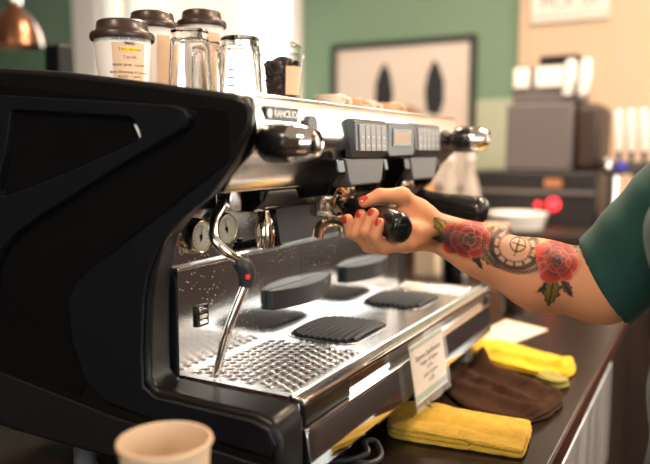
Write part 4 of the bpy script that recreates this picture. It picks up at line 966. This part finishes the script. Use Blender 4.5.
MB().lathe([(.030, 0), (.032, .004), (.032, .13), (.028, .14)], (-.325, 1.50, .9003), (0, 0, 1), 28).build('canister_body', M['black_gloss'], bx); MB().lathe([(.030, .1405), (.030, .152), (.02, .156)], (-.325, 1.50, .9003), (0, 0, 1), 28).build('lid', M['dark_frame'], bx)

# ------------------------------------------------------------------ back counter and its equipment
bc = thing('back_counter', (.6, 2.62, 0), 'dark wooden back counter below the beige and green wall', 'counter')
MB().box(-1.6, 2.2, 2.02, 3.24, .98, 1.02).build('worktop', M['cab'], bc, bevel=.003)
MB().box(-1.58, 2.18, 2.06, 3.22, 0, .979).build('cabinet', M['cab'], bc, smooth=False)
for k in range(6):
    d_ = MB().box(-1.5+.61*k, -.93+.61*k, 2.035, 2.059, .10, .93).build('door', M['brown_body'], bc, bevel=.004)
    MB().tube([(-.98+.61*k, 2.015, .62), (-.98+.61*k, 2.015, .78)], .006).build('handle', M['chrome'], d_)
def pump_bottle(x, y, h, r, label, m_):
    L = Vector((x, y, 1.0203)); root = thing('syrup_bottle', L, label, 'bottle', 'pump bottles on the back counter')
    MB().lathe([(r*.96, 0), (r, .004), (r, h*.42), (r*.80, h*.52), (r*.38, h*.68), (r*.34, h*.80), (r*.34, h*.82)], L, (0, 0, 1), 32).build('bottle_body', m_, root)
    p = MB().lathe([(r*.42, h*.82), (r*.42, h*.87), (.006, h*.88), (.006, h*.96), (.012, h*.965), (.012, h*.99)], L, (0, 0, 1), 20).build('pump', M['white_plastic'], root)
    MB().tube([L+Vector((0, 0, h*.98)), L+Vector((.030, -.01, h*.985)), L+Vector((.045, -.015, h*.95))], .006, 10).build('nozzle', M['white_plastic'], p)
    MB().lathe([(r*1.01, h*.08), (r*1.01, h*.34)], L, (0, 0, 1), 32, cap=(False, False)).build('label', M['cream_box'], root)
bt = mat('pale_bottle', (.78, .72, .66), .12, trans=.55, ior=1.3); at = mat('amber_bottle', (.70, .42, .22), .12, trans=.4, ior=1.3)
pump_bottle(-.470, 2.14, .335, .040, 'clear syrup bottle with white pump, rightmost of those past the machine', bt)
pump_bottle(-.570, 2.17, .33, .040, 'pale syrup bottle second from the right on the back counter', bt)
pump_bottle(-.655, 2.15, .29, .038, 'amber syrup bottle on the back counter behind the far steam knob', at)
# low dark equipment + red light
lq = thing('warming_unit', (-.33, 2.55, 1.0203), 'low dark unit with a glowing red light below the grey brewer', 'machine')
MB().box(-.56, -.012, 2.36, 2.78, 1.0203, 1.2445).build('housing', M['dark_body'], lq, bevel=.008)
MB().box(-.55, -.02, 2.352, 2.3595, 1.150, 1.168).build('shelf_line', M['grey_body'], lq)
MB().lathe([(.028, 0), (.025, .006), (.015, .009)], (-.182, 2.3595, 1.108), (0, -1, 0), 20).build('indicator', M['red_light'], lq)
MB().lathe([(.013, 0), (.012, .005)], (-.245, 2.3595, 1.105), (0, -1, 0), 16).build('indicator', M['red_light'], lq)
MB().box(-.22, -.15, 2.350, 2.3595, 1.180, 1.215).build('sticker', M['orange_box'], lq)
# grey brewer body
gb = thing('coffee_brewer', (-.23, 2.55, 1.245), 'tall grey coffee brewer with glass top panels on the low dark unit, back right', 'machine')
MB().box(-.395, -.120, 2.38, 2.76, 1.245, 1.530).build('housing', M['grey_body'], gb, bevel=.012, seg=3)
MB().box(-.119, -.012, 2.40, 2.75, 1.245, 1.525).build('side_cover', M['brown_body'], gb, bevel=.03, seg=3)
MB().box(-.380, -.105, 2.42, 2.70, 1.5305, 1.690).build('top_unit', M['grey_body'], gb, bevel=.008)
for a, c in ((-.375, -.310), (-.285, -.170)): MB().box(a, c, 2.408, 2.4195, 1.595, 1.680).build('glass_panel', M['white_plastic'], gb, bevel=.006)
for xx in (-.150, -.090):
    MB().tube([(xx, 2.40, 1.56), (xx+.01, 2.39, 1.63), (xx+.012, 2.40, 1.70)], [.02, .026, .020], 16).build('white_tube', M['white_plastic'], gb)
MB().box(-.285, -.120, 2.47, 2.62, 1.6905, 1.735).build('top_tray', M['black_matte'], gb, bevel=.012, seg=3)
# tap tower with three white levers
tt = thing('tap_tower', (.09, 2.40, 1.0203), 'metal tap tower with three tall white handles at the far right', 'tap')
MB().box(.00, .20, 2.34, 2.50, 1.0203, 1.075).build('base', M['purple'], tt, bevel=.006)
MB().lathe([(.026, .05), (.022, .10), (.022, .21), (.030, .22)], (.045, 2.42, 1.0203), (0, 0, 1), 24).build('column', M['chrome'], tt)
MB().lathe([(.026, .05), (.022, .10), (.022, .21), (.030, .22)], (.135, 2.42, 1.0203), (0, 0, 1), 24).build('column', M['dark_chrome'], tt)
MB().box(.0, .20, 2.39, 2.46, 1.238, 1.290).build('manifold', M['dark_frame'], tt, bevel=.01)
MB().lathe([(.022, 0), (.024, .02), (.018, .045)], (.02, 2.37, 1.255), (0, 0, 1), 20).build('valve', M['chrome'], tt)
MB().lathe([(.018, 0), (.019, .02), (.014, .035)], (.075, 2.37, 1.255), (0, 0, 1), 20).build('valve', M['blue_plastic'], tt)
for k in range(3):
    x = .060+.048*k
    lv = MB().lathe([(.008, 1.290), (.012, 1.33)], (x, 2.40-.02*k, 0), (0, 0, 1), 14).build('lever', M['dark_frame'], tt)
    MB().tube([(x, 2.40-.02*k, 1.33), (x-.005, 2.39-.02*k, 1.42), (x-.012, 2.39-.02*k, 1.495)], [.013, .020, .016], 16).build('handle', M['white_plastic'], lv)
wb = thing('white_tub', (-.28, 2.14, 1.0203), 'white plastic tub on the back counter behind the forearm', 'tub')
MB().lathe([(.10, 0), (.115, .055), (.120, .058), (.118, .062), (.108, .058), (.095, .004)], (-.29, 2.20, 1.0203), (0, 0, 1), 36, cap=(True, True)).build('tub_body', M['white_plastic'], wb)

# picture
pc = thing('framed_picture', (-1.265, 3.28, 1.32), 'wide framed print of two black pointed ears hanging on the green wall', 'picture')
px0, px1, pz0, pz1 = -1.725, -.803, 1.10, 1.985
f_ = MB().box(px0, px1, 3.262, 3.2985, pz1-.035, pz1).box(px0, px1, 3.262, 3.2985, pz0, pz0+.035).box(px0, px0+.035, 3.262, 3.2985, pz0+.035, pz1-.035).box(px1-.035, px1, 3.262, 3.2985, pz0+.035, pz1-.035)
f_.build('frame', M['frame'], pc, bevel=.004)
ar = MB().box(px0+.035, px1-.035, 3.280, 3.2980, pz0+.035, pz1-.035).build('print', M['art'], pc, smooth=False)
for x0, sg in ((-1.375, 1), (-1.045, -1)):
    pts = [(0, -.16), (.05*sg, -.14), (.062*sg, -.02), (.045*sg, .08), (.012*sg, .155), (-.02*sg, .12), (-.05*sg, .03), (-.052*sg, -.08), (-.03*sg, -.15)]
    MB().prism([(x0+a_*1.05, 1.70+b_*1.02) for a_, b_ in pts], 'Y', 3.2785, 3.280).build('ear', M['art_black'], ar, smooth=False)
MB().prism([(-1.60, 1.55), (-1.56, 1.55), (-1.56, 1.62), (-1.60, 1.62)], 'Y', 3.2785, 3.280).build('small_mark', M['art_black'], ar, smooth=False)
MB().prism([(-1.30, 1.15), (-1.12, 1.15), (-1.09, 1.40), (-1.13, 1.56), (-1.21, 1.60), (-1.29, 1.56), (-1.33, 1.40)], 'Y', 3.2788, 3.280).build('head_shape', M['art_brown'], ar, smooth=False)
# sign
sg_ = thing('wall_sign', (-.30, 3.27, 2.02), 'white pick up sign with a grey-green zigzag strip on the beige wall', 'sign')
b_o = MB().box(-.505, -.115, 3.255, 3.2795, 2.045, 2.42).build('board', M['white_paint'], sg_, bevel=.002)
text('PICK UP', .085, (-.305, 3.2545, 2.108), (1, 0, 0), (0, 0, 1), M['grey_plastic'], b_o, 'lettering', depth=.0005)
zz = MB(); nz = 16
for k in range(nz):
    x = -.495+.37*k/nz; w = .37/nz
    for r_ in range(2): zz.prism([(x, 2.026+.022*r_-.004), (x+w/2, 2.038+.022*r_-.004), (x+w, 2.026+.022*r_-.004), (x+w, 2.034+.022*r_-.004), (x+w/2, 2.046+.022*r_-.004), (x, 2.034+.022*r_-.004)], 'Y', 3.2535, 3.2545)
MB().box(-.505, -.115, 3.255, 3.2795, 2.010, 2.0445).build('strip', M['white_paint'], sg_, smooth=False)
zz.build('zigzag', M['card_teal'], sg_, smooth=False)
# copper pendant lamp at the left
pl_ = pxz(16, 46, 2.9); pn = thing('pendant_lamp', (pl_.x, pl_.y, pl_.z), 'copper dome pendant lamp with chrome top at the upper left', 'lamp')
Lp = Vector(pl_)
MB().lathe([(.105, 0), (.098, .045), (.080, .090), (.055, .125), (.030, .150), (.024, .165), (.022, .165), (.028, .148), (.053, .122), (.078, .088), (.095, .045), (.102, 0)], Lp, (0, 0, 1), 48, close=True).build('lamp_shade', M['copper'], pn)
MB().lathe([(.022, .155), (.028, .170), (.030, .195), (.022, .215), (.006, .225)], Lp, (0, 0, 1), 28).build('cap', M['chrome'], pn)
MB().tube([Lp+Vector((0, 0, .22)), (Lp.x, Lp.y, RZ)], .004, 8).build('cord', M['black_matte'], pn)
MB().lathe([(.012, .13), (.014, .10), (.028, .07), (.028, .05), (.015, .03), (.0005, .025)], Lp, (0, 0, 1), 20).build('bulb', mat('warm_bulb', (1, .8, .6), .4, emit=((1, .72, .42), 6)), pn)
# glass guard and post behind the machine on the left
gpz = pxz(56, 46, 1.9)
gd = thing('glass_guard', (gpz.x-.35, gpz.y, .0), 'clear glass counter guard held by a square black post at the left', 'guard')
MB().box(gpz.x-.022, gpz.x+.034, gpz.y-.02, gpz.y+.03, 0, gpz.z).build('post', M['black_matte'], gd, bevel=.004)
MB().box(gpz.x-1.2, gpz.x-.024, gpz.y, gpz.y+.008, 1.05, gpz.z+.012).build('pane', M['pane'], gd, bevel=.001)
MB().box(gpz.x-1.2, gpz.x-.024, gpz.y-.01, gpz.y+.02, .95, 1.049).build('rail', M['black_matte'], gd)
wl = thing('side_cabinet', (-2.2, 2.2, 0), 'pale low cabinet standing behind the glass guard under the window', 'cabinet')
MB().box(-3.6, -1.9, 2.6, 3.2, 0, 1.50).build('body', M['white_paint'], wl, bevel=.005)
MB().box(-3.65, -1.85, 2.56, 3.24, 1.501, 1.535).build('top', M['white_paint'], wl, bevel=.004)

# ------------------------------------------------------------------ light
w = bpy.data.worlds.new('sky'); SC.world = w; w.use_nodes = True; bg = w.node_tree.nodes['Background']
bg.inputs['Color'].default_value = (1.0, .95, .90, 1); bg.inputs['Strength'].default_value = 2.6
def area(name, loc, rot, sx, sy, power, col):
    l = bpy.data.lights.new(name, 'AREA'); l.shape = 'RECTANGLE'; l.size = sx; l.size_y = sy; l.energy = power; l.color = col
    o = bpy.data.objects.new(name, l); COL.objects.link(o); o.location = loc; o.rotation_euler = rot; return o
area('added_side_window_fill', (RX1-.06, -.8, 1.75), (0, R(90), 0), 1.6, 2.7, 46, (1, .93, .86))        # fill light at the added side window, faces -X
area('assumed_front_window_fill', (.9, RY0+.06, 1.7), (R(90), 0, 0), 2.1, 1.5, 13, (.80, .90, 1))     # bluish light added at the assumed, unseen front window; faces +Y
area('added_beige_wall_fill', (1.75, RY1-.1, 1.85), (R(-90), 0, 0), 1.45, 1.45, 13, (1, .93, .84))  # fill light at the added window, brightens the steel
area('daylight_back_window', ((WX0+WX1)/2, RY1-.08, 2.05), (R(-90), 0, 0), 1.6, 1.3, 38, (1, .97, .92))    # faces -Y
# ceiling lamps: unseen fittings added for warm light, with glowing discs
proto = None
lamps = [(.10, 1.45, 'over the far end of the counter'), (1.05, .75, 'behind the barista'), (-.95, 1.6, 'behind the machine'), (1.3, 2.3, 'near the beige wall'), (-.2, -1.6, 'near the assumed front window')]
em_disc = mat('lamp_glow', (1, .85, .65), .5, emit=((1, .74, .48), 14))
for i, (x, y, wh) in enumerate(lamps):
    L = Vector((x, y, RZ))
    t = thing('added_ceiling_lamp', (x, y, RZ), 'added out-of-view round brass ceiling lamp with a warm glowing disc '+wh, 'lamp', 'added ceiling lamps')
    MB().lathe([(.16, -.05), (.165, -.045), (.165, -.0005)], L, (0, 0, 1), 32).build('housing', M['copper'], t)
    MB().lathe([(.15, -.056), (.155, -.0505)], L, (0, 0, 1), 32).build('diffuser', em_disc, t)
    l = bpy.data.lights.new('added_lamp_light', 'AREA'); l.shape = 'DISK'; l.size = .3; l.energy = 36; l.color = (1, .76, .54)
    o = bpy.data.objects.new('added_lamp_light', l); COL.objects.link(o); o.location = (x, y, RZ-.06)
